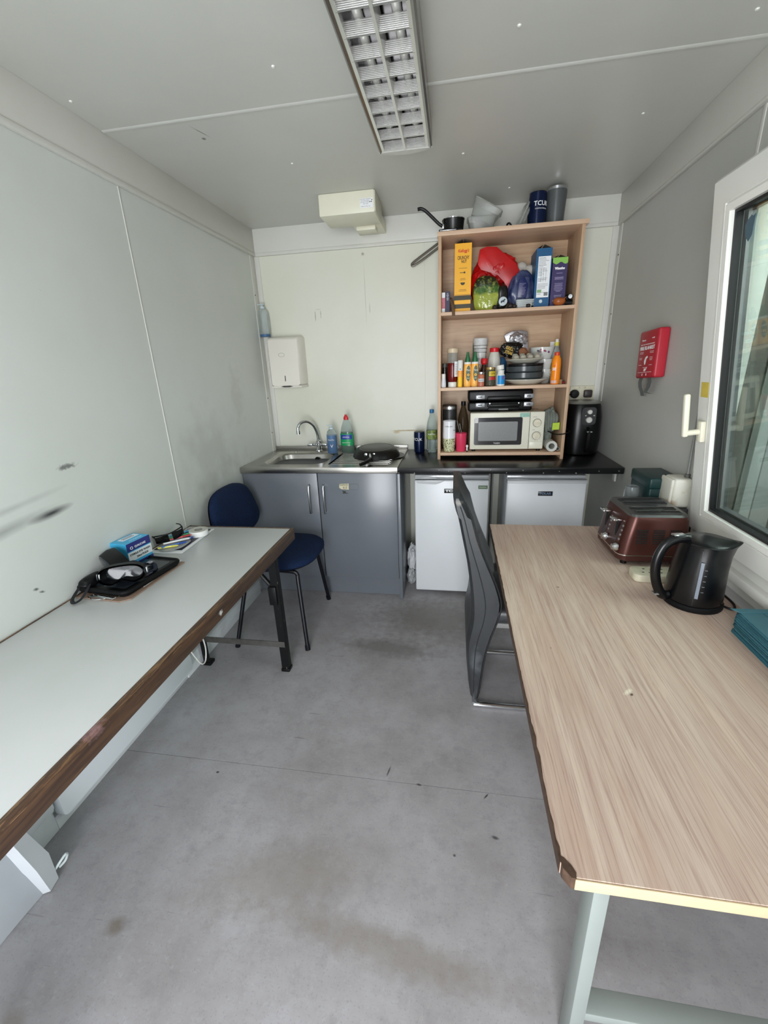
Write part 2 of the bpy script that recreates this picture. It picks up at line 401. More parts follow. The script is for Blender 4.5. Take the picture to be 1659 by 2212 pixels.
for i, p in enumerate(((XL+.005, 3.05, 1.98), (XL+.005, 3.05, 1.30), (XL+.005, 3.05, 1.05), (XR-.005, 3.06, 2.06), (XR-.005, 3.06, 1.74), (XR-.005, 3.06, 1.45))):
    s = 1 if p[0] < 0 else -1
    single('screw', B().cyl(p, (p[0]+s*.003, p[1], p[2]), .004, .003, 8), dark_s,
        ['screw in left corner strip beside the soap bottle top', 'screw in left corner strip beside towel dispenser base', 'lowest screw in left corner strip near sink',
         'topmost screw in right corner strip above the bookcase shelf', 'middle screw in right corner strip beside bookcase', 'lowest screw in right corner strip above sockets'][i], 'screw', loc=p)
m_sk = pm('white_trunking', (222,226,228), .35, noise_s=12, amt=.08)
struct('baseboard_left', B().box((XL, -.95, 0), (XL+.018, .85, .10), .003).box((XL, .85, 0), (XL+.018, 1.62, .058), .003).box((XL, 1.62, 0), (XL+.022, 2.5, .10), .003).box((XL, 1.62, .045), (XL+.026, 2.5, .055), .002), m_sk)
struct('baseboard_right', B().box((XR-.022, YN, 0), (XR, 2.5, .10), .003), m_sk)

# ================================================================== WINDOW (tilted open inward)
upvc = pm('white_upvc', (226,226,220), .28, noise_s=5, amt=.04)
upvc_w = pm('white_upvc_bead', (236,236,230), .25)
gask = pm('black_gasket', (18,18,20), .5)
b = B()
fx0, fx1 = .905, 1.000
for (y0, y1, z0, z1) in ((WY0-.03, WY0+.04, WZ0-.03, WZ1+.03), (WY1-.055, WY1+.012, WZ0-.03, WZ1+.03), (WY0, WY1, WZ0-.03, WZ0+.03), (WY0, WY1, WZ1-.04, WZ1+.03)):
    b.box((.93, y0, z0), (fx1, y1, z1), .003)
win = struct('window_1', b, upvc)
win['label'] = 'white plastic tilt window standing open at the top'
struct('window_sill', B().box((.905, WY0-.06, WZ0-.055), (.945, WY1+.03, WZ0-.022), .006).box((.93, WY0-.06, .735), (.9425, WY1+.03, WZ0-.055), .002), upvc, win)
sash = bpy.data.objects.new('sash', None); COL.objects.link(sash); sash.parent = win
sash.location = (.90, 0, .852); sash.rotation_euler = (0, math.radians(-6.4), 0)
SH, SY0, SY1, R1 = 1.145, .70, 1.712, .105   # sash height, ends, rail width
b = B()
lo = []
for (x, e) in ((.062, 0), (.062, 0), (.012, 0), (0, .010)):
    lo.append([(x, y, z) for y, z in ((SY0+e, e), (SY1-e, e), (SY1-e, SH-e), (SY0+e, SH-e))])
li = []
for (x, e) in ((0, -.018), (.004, 0), (.03, 0)):
    li.append([(x, y, z) for y, z in ((SY0+R1-.012+e, R1-.012+e), (SY1-R1+.012-e, R1-.012+e), (SY1-R1+.012-e, SH-R1+.012-e), (SY0+R1-.012+e, SH-R1+.012-e))])
b.loft(lo[1:]+li+[[(.062, y, z) for (_, y, z) in li[-1]], lo[1]], cap=False)
sf = obj('sash_frame', b, upvc, sash, world=False)
sf['kind'] = 'structure'
def ring(x0, x1, i0, i1, name, m):
    a = [(SY0+i0, i0), (SY1-i0, i0), (SY1-i0, SH-i0), (SY0+i0, SH-i0)]; c = [(SY0+i1, i1), (SY1-i1, i1), (SY1-i1, SH-i1), (SY0+i1, SH-i1)]
    L = [[(x1, y, z) for y, z in a], [(x0, y, z) for y, z in a], [(x0+.0, y, z) for y, z in c], [(x1, y, z) for y, z in c]]
    o = obj(name, B().loft(L+[L[0]], cap=False), m, sash, world=False, smooth=False); o['kind'] = 'structure'; return o
ring(-.003, .02, .078, .082, 'bead_lip', upvc_w)
ring(-.004, .022, .088, .108, 'glazing_bead', upvc_w)
ring(.010, .03, .107, .116, 'gasket', gask)
ring(.040, .06, .100, .120, 'spacer_bar', pm('spacer_grey', (120,122,126), .35, .6))
gl = pm('window_glass', (225,236,232), .0, trans=1, ior=1.5)
k = NB('window_glass_thin'); k.n.remove(k.b)
g1 = k.n.new('ShaderNodeBsdfGlossy'); g1.inputs['Roughness'].default_value = .015; t1 = k.n.new('ShaderNodeBsdfTransparent')
t1.inputs[0].default_value = (.80, .83, .80, 1); fr = k.n.new('ShaderNodeFresnel'); fr.inputs[0].default_value = 1.6
mx = k.n.new('ShaderNodeMixShader'); k.L.new(k.math('MULTIPLY', fr.outputs[0], .22), mx.inputs[0]); k.L.new(t1.outputs[0], mx.inputs[1]); k.L.new(g1.outputs[0], mx.inputs[2])
k.L.new(mx.outputs[0], k.n['Material Output'].inputs[0]); m_pane = k.m
for x in (.022, .046):
    o = obj('pane', B().box((x, SY0+.1, .1), (x+.004, SY1-.1, SH-.1)), m_pane, sash, smooth=False, world=False); o['kind'] = 'structure'
# handle on the stile, lever pointing up
hy = SY1-.056; hz = .385
hm = pm('handle_white', (232,228,208), .25, noise_s=12, amt=.05)
h = obj('handle', B().box((-.016, hy-.015, hz-.036), (0, hy+.015, hz+.036), .004)
    .cyl((-.014, hy, hz), (-.055, hy, hz), .010, .010, 14).box((-.068, hy-.010, hz-.013), (-.050, hy+.010, hz+.135), .006, 3), hm, sash, world=False)
h['label'] = 'cream window handle turned to point straight up'
yt = obj('sticker', B().box((-.0008, hy-.012, hz+.115), (0, hy+.034, hz+.165)), pm('yellow_sticker', (214,190,84), .5, noise_s=30, amt=.15), sash, world=False)
yt['label'] = 'faded yellow sticker'
stain = obj('transfer_mark', B().prism([(SY1-.16,1.00),(SY1-.145,.985),(SY1-.15,.955),(SY1-.165,.94),(SY1-.18,.955),(SY1-.185,.985),(SY1-.19,1.005),(SY1-.178,1.0),(SY1-.17,1.005)], 'x', .0205, .0217), pm('blue_grey_print', (70,92,104), .6), sash, world=False)
# outside: an added cabin wall hides the sky and dims the view; ground below
k = NB('outside_cladding'); w = k.n.new('ShaderNodeTexWave'); w.inputs['Scale'].default_value = 3; k.L.new(k.tc, w.inputs['Vector'])
m_out = k.out(k.mix(k.ramp(k.noise(k.tc, 1.2, 4), .35, .7), lin((116,113,104)), lin((86,86,78))), .6)
b = B()
for i in range(60): b.box((2.30+(.02 if i % 2 else 0), -1.0+i*.15, .15), (2.41, -1.0+i*.15+.15, 2.55), .004)
b.box((2.26, -1.0, 2.55), (2.5, 8.0, 2.65)).box((2.32, -1.0, -.12), (2.42, 8.0, .16)); 
nb = single('added_cabin_wall', b, m_out, 'added grey green ribbed cabin wall outside, hiding the sky from the window', 'cabin', smooth=False, loc=(2.6, 0, .15))
struct('ground', B().box((XR+.1, -3, -.3), (6, 6, -.12)), pm('gravel', (120,118,110), .9, noise_s=14, amt=.35), smooth=False)
# two pale posts added outside for the pale strips in the glass
for i, (x, y, w_, lb) in enumerate(((1.28, 2.06, .045, 'added pale post outside, nearest the window frame'), (1.52, 2.36, .09, 'wider added pale post outside beyond the first'))):
    single('added_post', B().box((x, y, -.12), (x+w_, y+w_, 2.6), .006), pm('post_grey', (196,200,198), .4), lb, 'post', loc=(x, y, -.12))

# ================================================================== CEILING LIGHT
k = NB('louvre_metal'); mt_l = k.out(lin((222,222,219)), .24, .86)
mirror = pm('reflector_metal', (66,64,66), .22, .9)
lt = thing('ceiling_light', 'long fluorescent ceiling light with silver louvre grid, switched off', 'ceiling light', (-.21, 1.35, ZC))
x0, x1, ly0, ly1 = -.312, -.112, .55, 2.062
obj('housing', B().box((x0-.002, ly0, 2.366), (x1+.002, ly1-.01, ZC), .002), pm('lamp_housing', (206,206,200), .4), lt)
obj('reflector', B().box((x0+.004, ly0, 2.352), (x1-.004, ly1-.02, 2.366)), mirror, lt, smooth=False)
for s, x in ((1, x0), (-1, x1)):
    obj('side_rail', B().prism([(x-s*.006, 2.302), (x, 2.296), (x+s*.008, 2.300), (x+s*.004, 2.330), (x+s*.002, 2.366), (x-s*.006, 2.366)], 'y', ly0, ly1), pm('rail_grey', (150,150,148), .22, .9), lt)
    obj('side_reflector', B().prism([(x+s*.005, 2.300), (x+s*.018, 2.300), (x+s*.008, 2.352), (x+s*.005, 2.352)], 'y', ly0, ly1-.008), mt_l, lt)
# curved end cap
pl = [(x0-.006, ly1-.004)]+[(x0-.006+(x1-x0+.012)*i/12, ly1+.034*math.sin(PI*i/12)) for i in range(13)]+[(x1+.006, ly1-.004)]
obj('end_cap', B().prism(pl, 'z', 2.298, 2.366), pm('end_cap_white', (196,196,192), .3, .4), lt)
xc = (x0+x1)/2
obj('centre_divider', B().prism([(xc-.004, 2.298), (xc+.004, 2.298), (xc+.012, 2.332), (xc-.012, 2.332)], 'y', ly0, ly1-.006), mt_l, lt)
tubem = pm('lamp_tube', (236,236,230), .25)
for x in ((x0+xc)/2, (x1+xc)/2):
    tb = obj('tube_lamp', B().cyl((x, ly0+.01, 2.344), (x, ly1-.035, 2.344), .013, seg=16), tubem, lt)
    obj('tube_cap', B().cyl((x, ly1-.035, 2.344), (x, ly1-.02, 2.344), .0135, seg=16), alu, tb)
ys = [2.053-.0905*i for i in range(17)]
for yb in ys:
    for xa, xb in ((x0+.016, xc-.006), (xc+.006, x1-.016)):
        P = [(yb, 2.300)]; n = 9
        for i in range(n):        # stepped ridges on the near face
            a = i/n; a2 = (i+1)/n
            P += [(yb-.001-.016*a2, 2.300+.026*a+.0005), (yb-.001-.016*a2, 2.300+.026*a2)]
        P += [(yb+.008, 2.326), (yb+.001, 2.300)]
        obj('louvre_blade', B().prism(P, 'x', xa-.004, xb+.004), mt_l, lt, smooth=False)

# ================================================================== CEILING HEATER BOX
hb = thing('ceiling_fan_box', 'cream metal box with a rating label fixed to the ceiling by the back wall', 'ceiling unit', (-.595, 2.75, ZC))
cm = pm('cream_metal', (228,226,206), .38, noise_s=10, amt=.05)
obj('casing', B().box((-.75, 2.645, 2.275), (-.442, 2.868, ZC), .006), cm, hb)
obj('side_cover', B().box((-.4425, 2.65, 2.279), (-.4385, 2.87, 2.376), .001), pm('cream_metal_dark', (206,204,186), .4), hb)
obj('duct_outlet', B().box((-.62, 2.868, 2.285), (-.45, 3.098, 2.345), .003).box((-.60, 2.90, 2.262), (-.485, 2.985, 2.285), .002), cm, hb)
lb = obj('rating_label', B().box((-.520, 2.6435, 2.296), (-.450, 2.6455, 2.340)), paper, hb)
for i, (s, z, x) in enumerate((('ACHTUNG WARNING', 2.335, -.490), ('230V 50Hz 2000W', 2.328, -.492), ('DO NOT COVER', 2.321, -.494), ('IP20  M 08', 2.314, -.490), ('Made for indoor use', 2.303, -.490))):
    text('print', s, .006, grey_ink, lb, (x, 2.6432, z), FY, world=True)
for i, (x, z) in enumerate(((-.466, 2.322), (-.458, 2.322), (-.455, 2.330))):
    obj('print_symbol', B().cyl((x, 2.6432, z), (x, 2.6436, z), .0028, seg=10), black_ink, lb)

# ================================================================== KITCHEN RUN
gcab = wall_mat('grey_gloss_laminate', (103,108,115), (96,101,107),
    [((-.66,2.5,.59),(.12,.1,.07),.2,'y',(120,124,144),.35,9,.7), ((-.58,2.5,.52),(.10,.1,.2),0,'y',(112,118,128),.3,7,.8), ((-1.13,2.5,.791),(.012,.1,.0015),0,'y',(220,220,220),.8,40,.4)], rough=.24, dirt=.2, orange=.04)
dgrey = pm('dark_grey_board', (70,74,78), .45, noise_s=6, amt=.08)
su = thing('sink_cabinet', 'glossy grey two-door kitchen base cabinet under the steel sink', 'cabinet', (-.85, 2.8, 0))
obj('carcass', B().box((-1.358, 2.535, .14), (-.347, 3.10, .868)), dgrey, su, smooth=False)
for a, b_, s in ((-1.357, -.857, 1), (-.851, -.350, -1)):
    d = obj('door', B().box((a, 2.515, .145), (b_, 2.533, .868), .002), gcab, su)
    hx = (b_-.052) if s > 0 else (a+.038)
    obj('handle', B().tube([(hx, 2.515, .792), (hx, 2.488, .790), (hx, 2.484, .78), (hx, 2.484, .70), (hx, 2.484, .622), (hx, 2.488, .612), (hx, 2.515, .610)], .0065, 10, 0), alu, d)
    if s < 0:
        st = obj('torn_sticker', B().prism([(-.712,.800),(-.652,.803),(-.653,.763),(-.700,.765),(-.716,.775)], 'y', 2.5138, 2.5150), pm('torn_sticker_cream', (206,200,170), .6, noise_s=60, amt=.4), d, smooth=False)
        text('print', 'SAFETY', .014, black_ink, st, (-.684, 2.5135, .793), FY, width=.05)
        text('print', '8 3', .02, pm('brown_ink', (90,70,40), .6), st, (-.678, 2.5135, .775), FY)
        ol = [(p[0], p[1]) for p in rrect(-.650, -.590, .762, .800, .008, 3)]
        obj('glue_outline', B().tube([(u, 2.5148, v) for u, v in ol], .0007, 5, closed=True), dgrey, d)
        obj('glue_residue', B().prism([(-.700,.757),(-.672,.752),(-.676,.744),(-.655,.738),(-.700,.737),(-.690,.745)], 'y', 2.5143, 2.5150), pm('residue_dark', (64,66,60), .8, noise_s=90, amt=.5), d, smooth=False)
obj('plinth', B().box((-1.358, 2.560, .002), (-.347, 2.575, .140)), gcab, su)
obj('end_panel', B().box((-.346, 2.500, .002), (-.326, 3.10, .868), .001), gcab, su)

wt_m = NB('black_worktop_laminate'); k = wt_m
cc = k.mix(k.ramp(k.noise(k.tc, 120, 3), .60, .68), lin((12,13,15)), lin((30,32,35))); m_wt = k.out(k.mix(k.math('MULTIPLY', k.ramp(k.noise(k.tc, 5, 4), .5, .75), .3), cc, lin((34,36,38))), .28)
wk = thing('worktop', 'black speckled worktop with a chipped front edge under the bookcase', 'worktop', (.30, 2.8, .87))
obj('slab', B().box((-.345, 2.505, .868), (.938, 3.10, .905), .004), m_wt, wk)
chipm = pm('chip_grey', (150,150,146), .8, noise_s=80, amt=.3)
random.seed(4)
for i in range(13):
    x = -.32+i*.1+random.uniform(-.03, .03); z = random.uniform(.872, .897); w_ = random.uniform(.004, .011)
    obj('edge_chip', B().prism([(x, z), (x+w_*.6, z+.003), (x+w_, z-.001), (x+w_*.5, z-.004)], 'y', 2.5038, 2.5055), chipm, wk, smooth=False)
obj('support_bracket', B().box((.86, 2.60, .848), (.925, 2.64, .868), .001).box((.925, 2.60, .80), (.935, 2.64, .868), .001), white_p, wk)
# panels beside the fridges
single('divider_board', B().box((.262, 2.98, .002), (.272, 3.10, .866)), pm('board_pale', (138,142,138), .5), 'grey upright board between the two white fridges', 'board', smooth=False, loc=(.26, 2.9, 0))

# ---- sink
sk = thing('sink', 'stainless steel sink with bowl and ribbed drainer set in the grey cabinet', 'sink', (-.85, 2.8, .905))
sz = .909; X0, X1, Y0, Y1 = -1.358, -.338, 2.497, 3.096
bx0, bx1, by0, by1 = -1.255, -.845, 2.600, 2.965
def outer(cx, cy, P, X0=X0, X1=-.80):
    r = []
    for x, y in P:
        dx, dy = x-cx, y-cy; t = min(((X1-cx)/dx if dx > 0 else (X0-cx)/dx) if abs(dx) > 1e-9 else 9e9, ((Y1-cy)/dy if dy > 0 else (Y0-cy)/dy) if abs(dy) > 1e-9 else 9e9)
        r.append((cx+dx*t, cy+dy*t))
    return r
cx, cy = (bx0+bx1)/2, (by0+by1)/2
in0 = rrect(bx0, bx1, by0, by1, .09, 8); in0 = [((x), (y)) for x, y in in0]
# densify straight spans so that the square outer ring keeps its corners
def dens(P, n=6):
    R = []
    for i in range(len(P)):
        a = P[i]; b_ = P[(i+1) % len(P)]; d = math.hypot(b_[0]-a[0], b_[1]-a[1]); m_ = max(1, int(d/.02))
        for j in range(m_): R.append((a[0]+(b_[0]-a[0])*j/m_, a[1]+(b_[1]-a[1])*j/m_))
    return R
in0 = dens(in0); out0 = outer(cx, cy, in0)
for cxn, cyn in ((X0, Y0), (X0, Y1), (-.80, Y0), (-.80, Y1)):
    j = min(range(len(out0)), key=lambda q: (out0[q][0]-cxn)**2+(out0[q][1]-cyn)**2); out0[j] = (cxn, cyn)
def sc(P, f): return [(cx+(x-cx)*f, cy+(y-cy)*f) for x, y in P]
bowl = B().loft([[(x, y, sz) for x, y in out0], [(x, y, sz) for x, y in sc(in0, 1.06)], [(x, y, sz-.004) for x, y in sc(in0, 1.02)], [(x, y, sz-.014) for x, y in in0],
    [(x, y, sz-.10) for x, y in sc(in0, .93)], [(x, y, sz-.135) for x, y in sc(in0, .86)], [(x, y, sz-.150) for x, y in sc(in0, .70)], [(x, y, sz-.154) for x, y in sc(in0, .12)]], cap='end')
obj('bowl', bowl, steel, sk, ang=50)
obj('rim', B().box((X0, Y0-.003, .872), (X1, Y0+.004, sz+.001), .003).box((X1-.006, Y0, .885), (X1, Y1, sz+.001), .002).box((X0, Y1-.008, sz-.004), (X1, Y1, sz+.030), .003).box((X0, Y0, .9), (X0+.004, Y1, sz+.001), .001), steel, sk)
dr = B().box((-.80, Y0, .90), (X1-.004, 2.585, sz)).box((-.80, 2.975, .90), (X1-.004, Y1, sz)).box((-.395, 2.585, .90), (X1-.004, 2.975, sz)).box((-.80, 2.585, .896), (-.395, 2.975, sz-.012))
obj('drainer', dr, steel, sk)
for i in range(8):
    y = 2.605+i*.046
    obj('drainer_rib', B().prism([(-.795+.0, sz-.008), (-.785, sz-.001), (-.415, sz-.001), (-.40, sz-.008)], 'y', y, y+.016, .002), steel, sk)
obj('overflow_hole', B().cyl((-.985, by1-.020, .868), (-.985, by1-.026, .868), .017, seg=18), black_m, sk)
obj('waste', B().lathe([(.036, 0), (.036, .003), (.026, .004), (.018, .001)], (cx, cy, .7555), 20), chrome, sk)
obj('tap_hole_cap', B().lathe([(.016, 0), (.015, .003), (.002, .004)], (-1.17, 3.015, sz), 16), chrome, sk)
single('soap_dish', B().lathe([(.03, 0), (.040, .012), (.042, .018), (.036, .014), (.02, .006)], (-1.13, 2.70, .757), 20), white_p, 'small white round dish lying in the sink bowl', 'dish', loc=(-1.13, 2.70, .757))
tp = thing('mixer_tap', 'chrome swan-neck mixer tap at the back of the sink', 'tap', (-.995, 3.035, sz))
obj('body', B().lathe([(.026, 0), (.026, .006), (.018, .012), (.017, .05), (.021, .055), (.021, .075), (.012, .085)], (-.995, 3.035, sz), 20), chrome, tp)
obj('spout', B().tube([(-.995, 3.035, .985), (-1.0, 3.03, 1.05), (-1.018, 3.01, 1.105), (-1.05, 2.975, 1.135), (-1.082, 2.94, 1.130), (-1.098, 2.92, 1.105), (-1.100, 2.917, 1.075)], .0105, 12, 5), chrome, tp)
obj('spout_tip', B().cyl((-1.100, 2.917, 1.077), (-1.100, 2.917, 1.055), .0135, seg=16), chrome, tp)
for s in (-1, 1):
    hd = obj('tap_handle', B().cyl((-.995+s*.016, 3.03, .955), (-.995+s*.040, 3.015, .962), .011, seg=12).box((-.995+s*.055-.018, 2.985, .955), (-.995+s*.055+.018, 3.02, .972), .006), chrome, tp)

# ---- things on the sink
blue_l = pm('blue_gel', (22,116,186), .08, trans=.2, ior=1.34)
cl = pm('clear_bottle', (226,236,236), .06, trans=.88, ior=1.15)
def pump_bottle(name, label, c, h, r, liquid, lv, lblue=True):
    t = thing(name, label, 'soap bottle', c)
    x, y, z = c
    pr = [(r*.9, 0), (r, .006), (r, h*.66), (r*.86, h*.76), (r*.45, h*.83), (r*.40, h*.86)]
    obj('bottle', B().lathe(pr, c, 24), cl, t)
    obj('soap', B().lathe([(r*.86, .003), (r*.94, .008), (r*.94, lv), (r*.9, lv+.001)], c, 24), liquid, t)
    obj('pump', B().lathe([(r*.46, h*.845), (r*.46, h*.90), (.006, h*.91), (.0045, h*.97)], c, 14).box((x-.032, y-.007, z+h*.955), (x+.014, y+.007, z+h*.985), .003).box((x-.032, y-.004, z+h*.95), (x-.026, y+.004, z+h*.97), .001), pm('translucent_pump', (190,206,212), .3), t)
    return t
t = pump_bottle('soap_bottle', 'blue hand soap pump bottle standing behind the sink drainer', (-.868, 2.955, .909), .205, .036, blue_l, .13)
text('print', 'Protect Plus', .014, white_ink, t, (0, 0, .909+.10), None, width=.045, cyl=(-.868, 2.955, .0368, .1))
text('print', 'V', .032, white_ink, t, (0, 0, .909+.055), None, cyl=(-.868, 2.955, .0368, .15))
grn = pm('green_liquid', (6,84,48), .08, trans=.1)
c = (-.760, 2.975, .909); t = thing('washing_up_bottle', 'green washing-up liquid bottle with a red cap behind the sink', 'bottle', c)
M = Matrix.Translation(c) @ Matrix.Diagonal((1, .62, 1, 1))
obj('bottle', B().lathe([(.040, 0), (.046, .008), (.049, .07), (.048, .12), (.040, .175), (.022, .225), (.016, .235)], seg=26, M=M), cl, t)
obj('liquid', B().lathe([(.038, .003), (.044, .01), (.047, .07), (.046, .125), (.043, .150)], seg=26, M=M), grn, t)
obj('cap', B().lathe([(.017, .232), (.018, .246), (.014, .256), (.009, .262), (.008, .270)], seg=16, M=M), pm('red_cap', (196,34,40), .35), t)
lbm = pm('green_label', (22,150,86), .4); 
def ell_band(a, b_, z0, z1, a0, a1, c, n=14, th=.0008):
    t_ = bmesh.new(); V = []
    for z in (z0, z1):
        V.append([t_.verts.new((c[0]+(a+th)*math.cos(-PI/2+a0+(a1-a0)*i/n), c[1]+(b_+th)*math.sin(-PI/2+a0+(a1-a0)*i/n), c[2]+z)) for i in range(n+1)])
    for i in range(n): t_.faces.new((V[0][i], V[0][i+1], V[1][i+1], V[1][i]))
    r_ = B(); return r_._merge(t_)
obj('label', ell_band(.0492, .0307, .055, .140, -1.15, 1.15, c), lbm, t)
obj('label_blue', ell_band(.0495, .0310, .100, .132, -.9, .9, c), pm('blue_label', (40,60,150), .4), t)
text('print', 'ORIGINAL', .013, white_ink, t, (-.760, 2.9425, 1.024), FY, width=.05)
text('print', 'WASHING UP LIQUID', .008, white_ink, t, (-.760, 2.9425, .985), FY, width=.06)
text('print', 'x2', .018, white_ink, t, (-.742, 2.9425, .968), FY)
# upside-down frying pan
pan_m = pm('pan_black', (9,9,10), .32, noise_s=30, amt=.4)
def M4(loc, rx=0, ry=0, rz=0, s=(1,1,1)): return Matrix.Translation(loc) @ Euler((rx, ry, rz)).to_matrix().to_4x4() @ Matrix.Diagonal((s[0], s[1], s[2], 1))
fc = (-.525, 2.83, .918)
t = thing('frying_pan', 'black frying pan drying upside down on the sink drainer', 'frying pan', fc)
M = M4((fc[0], fc[1], fc[2]), rx=.05)
obj('pan', B().lathe([(.158, .0), (.160, .004), (.152, .020), (.140, .042), (.124, .055), (.110, .058), (.105, .056), (.02, .056)], seg=40, M=M), pan_m, t)
obj('pan_base', B().lathe([(.104, .0565), (.100, .0585), (.02, .0585)], seg=40, M=M), pm('pan_base_grey', (60,60,60), .35, .3), t)
obj('bracket', B().tube([(-.545, 2.700, .952), (-.535, 2.66, .948), (-.528, 2.63, .940), (-.522, 2.60, .934)], .007, 8, 3), alu, t)
for dx in (-.035, .018): obj('rivet', B().lathe([(.012, 0), (.010, .004), (.003, .006)], seg=14, M=M4((-.535+dx, 2.694, .948), rx=PI/2)), chrome, t)
obj('handle', B().tube([(-.524, 2.612, .937), (-.535, 2.57, .932), (-.556, 2.535, .926), (-.572, 2.515, .922)], [.013, .010], 10, 4), black_p, t)
# second pan beneath, its rim showing
t = thing('sandwich_pan', 'black pan lying beneath the upturned frying pan', 'frying pan', (-.50, 2.86, .910))
obj('pan', B().lathe([(.10, 0), (.135, .003), (.148, .007), (.135, .0065), (.10, .004)], (-.48, 2.83, .9095), 36), pan_m, t)
# on the worktop left of the bookcase
navy = pm('navy_enamel', (14,30,66), .22, .35, noise_s=12, amt=.15)
def tumbler(name, label, c, h, r0, r1, m, rim=None, txt=None, lid=None, cat='tumbler'):
    t = thing(name, label, cat, c)
    obj('cup', B().lathe([(r0*.82, 0), (r0, .008), (r0*1.04, h*.35), (r1, h*.86), (r1*.97, h*.985), (r1*.9, h*.985), (r1*.88, h*.9), (r0*.8, .02)], c, 28), m, t)
    if rim: obj('rim', B().lathe([(r1*.985, h*.93), (r1*.985, h), (r1*.9, h), (r1*.9, h*.93), (r1*.985, h*.93)], c, 28, cap=False), rim, t)
    if lid: obj('lid', B().lathe([(r1*.97, h*.96), (r1*.96, h*1.0), (r1*.8, h*1.01), (r1*.2, h*1.0)], c, 28), lid, t)
    return t
t = tumbler('tumbler', 'navy steel tumbler on the worktop left of the bookcase', (-.245, 2.985, .905), .145, .036, .038, navy, lid=black_p)
text('print', 'TCUK', .026, white_ink, t, (0, 0, .905+.095), None, cyl=(-.245, 2.985, .0392, -.28))
def soda(name, label, c, h, r, body, capm, liquid=None, lv=0):
    t = thing(name, label, 'bottle', c)
    obj('bottle', B().lathe([(r*.75, 0), (r*.98, .010), (r, h*.12), (r*.94, h*.25), (r, h*.38), (r, h*.55), (r*.80, h*.72), (r*.45, h*.86), (r*.33, h*.92)], c, 24), body, t)
    obj('cap', B().lathe([(r*.40, h*.915), (r*.42, h*.93), (r*.41, h), (r*.3, h*1.002)], c, 16), capm, t)
    if liquid: obj('drink', B().lathe([(r*.72, .003), (r*.93, .012), (r*.94, lv)], c, 24), liquid, t)
    return t
t = soda('water_bottle', 'clear plastic water bottle with a blue cap by the bookcase', (-.158, 2.985, .905), .295, .036, cl, pm('blue_cap', (30,100,150), .4), pm('water', (222,232,232), .02, trans=.95, ior=1.33), .09)
obj('label', band(.0365, .095, .155, (-.158, 2.985, .905)), pm('water_label', (44,70,60), .45, noise_s=40, amt=.6, col2=(150,170,70)), t)
text('print', 'BUXTON', .013, white_ink, t, (0, 0, 1.035), None, cyl=(-.158, 2.985, .0377, 0))

# ================================================================== FRIDGES
fw_m = pm('fridge_white', (206,209,212), .28, noise_s=5, amt=.04)
def fridge(name, label, x0, x1, badge, bx, bz, style):
    t = thing(name, label, 'fridge', ((x0+x1)/2, 2.85, 0))
    y = 2.590
    obj('body', B().box((x0+.002, y+.045, .02), (x1-.002, 3.09, .808), .004), fw_m, t)
    obj('foot', B().cyl((x0+.05, 2.70, 0), (x0+.05, 2.70, .02), .015), black_p, t); obj('foot', B().cyl((x1-.05, 2.70, 0), (x1-.05, 2.70, .02), .015), black_p, t)
    d = obj('door', B().box((x0, y, .03), (x1, y+.040, .806), .008, 3), fw_m, t)
    obj('seal', B().box((x0+.006, y+.040, .036), (x1-.006, y+.046, .80)), pm('seal_grey', (120,122,124), .6), t, smooth=False)
    obj('top_plate', B().box((x0-.001, y+.03, .810), (x1+.001, 3.09, .832), .006, 3), pm('fridge_top', (196,198,200), .12, .3), t)
    if style:
        obj('grip', B().prism([(x0+.01, .808), (x0+.19, .808), (x0+.175, .797), (x0+.15, .786), (x0+.13, .782), (x0+.02, .788)], 'y', y-.010, y+.004, .003), pm('grip_grey', (186,188,190), .25), d)
        obj('hinge_cover', B().box((x0, y+.02, .808), (x0+.14, y+.08, .820), .004), pm('grip_grey', (186,188,190), .25), t)
    else:
        obj('grip', B().prism([(y-.012, .792), (y+.02, .792), (y+.02, .812), (y-.002, .812), (y-.010, .804)], 'x', x0, x1, .003), pm('grip_grey', (186,188,190), .25), d)
    bd = obj('badge', B().box((bx, y-.003, bz-.014), (bx+(.078 if style else .084), y+.001, bz+.014), .001), pm('badge_black', (26,26,28), .3), d)
    text('print', badge, .020, white_ink if style else pm('badge_blue', (96,116,140), .4), bd, (bx+(.038 if style else .042), y-.0034, bz), FY, width=.064 if style else .066, bold=.0006)
    return t, d
t, d = fridge('fridge', 'white under-counter fridge behind the grey chair with a green energy sticker', -.246, .212, 'TCL', -.060, .738, True)
s_ = obj('energy_sticker', B().box((.148, 2.5885, .752), (.204, 2.5905, .774)), pm('sticker_olive', (92,110,86), .5), d); text('print', 'R600a', .012, pm('sticker_pale', (190,206,180), .5), s_, (.176, 2.588, .763), FY, width=.042)
fridge('fridge', 'white fridge with chrome-edged top beside the right wall', .318, .776, 'POLAR', .503, .726, False)
# plastic bag between cabinet and fridge
single('plastic_bag', B().blob((-.288, 2.80, .17), (.036, .07, .115), .22, 2.2, 3, 4, 0.002, crease=.25), pm('bag_white', (214,216,218), .35, trans=.15, noise_s=20, amt=.1), 'crumpled white plastic bag in the gap between cabinet and fridge', 'bag', loc=(-.288, 2.80, .0))
single('plastic_bag', B().blob((-.290, 2.74, .06), (.034, .05, .062), .2, 2.4, 8, 4, 0.002, crease=.25), pm('bag_grey', (176,178,180), .4, trans=.1, noise_s=20, amt=.2), 'small grey bag on the floor in the gap beside the fridge', 'bag', loc=(-.290, 2.74, .0))

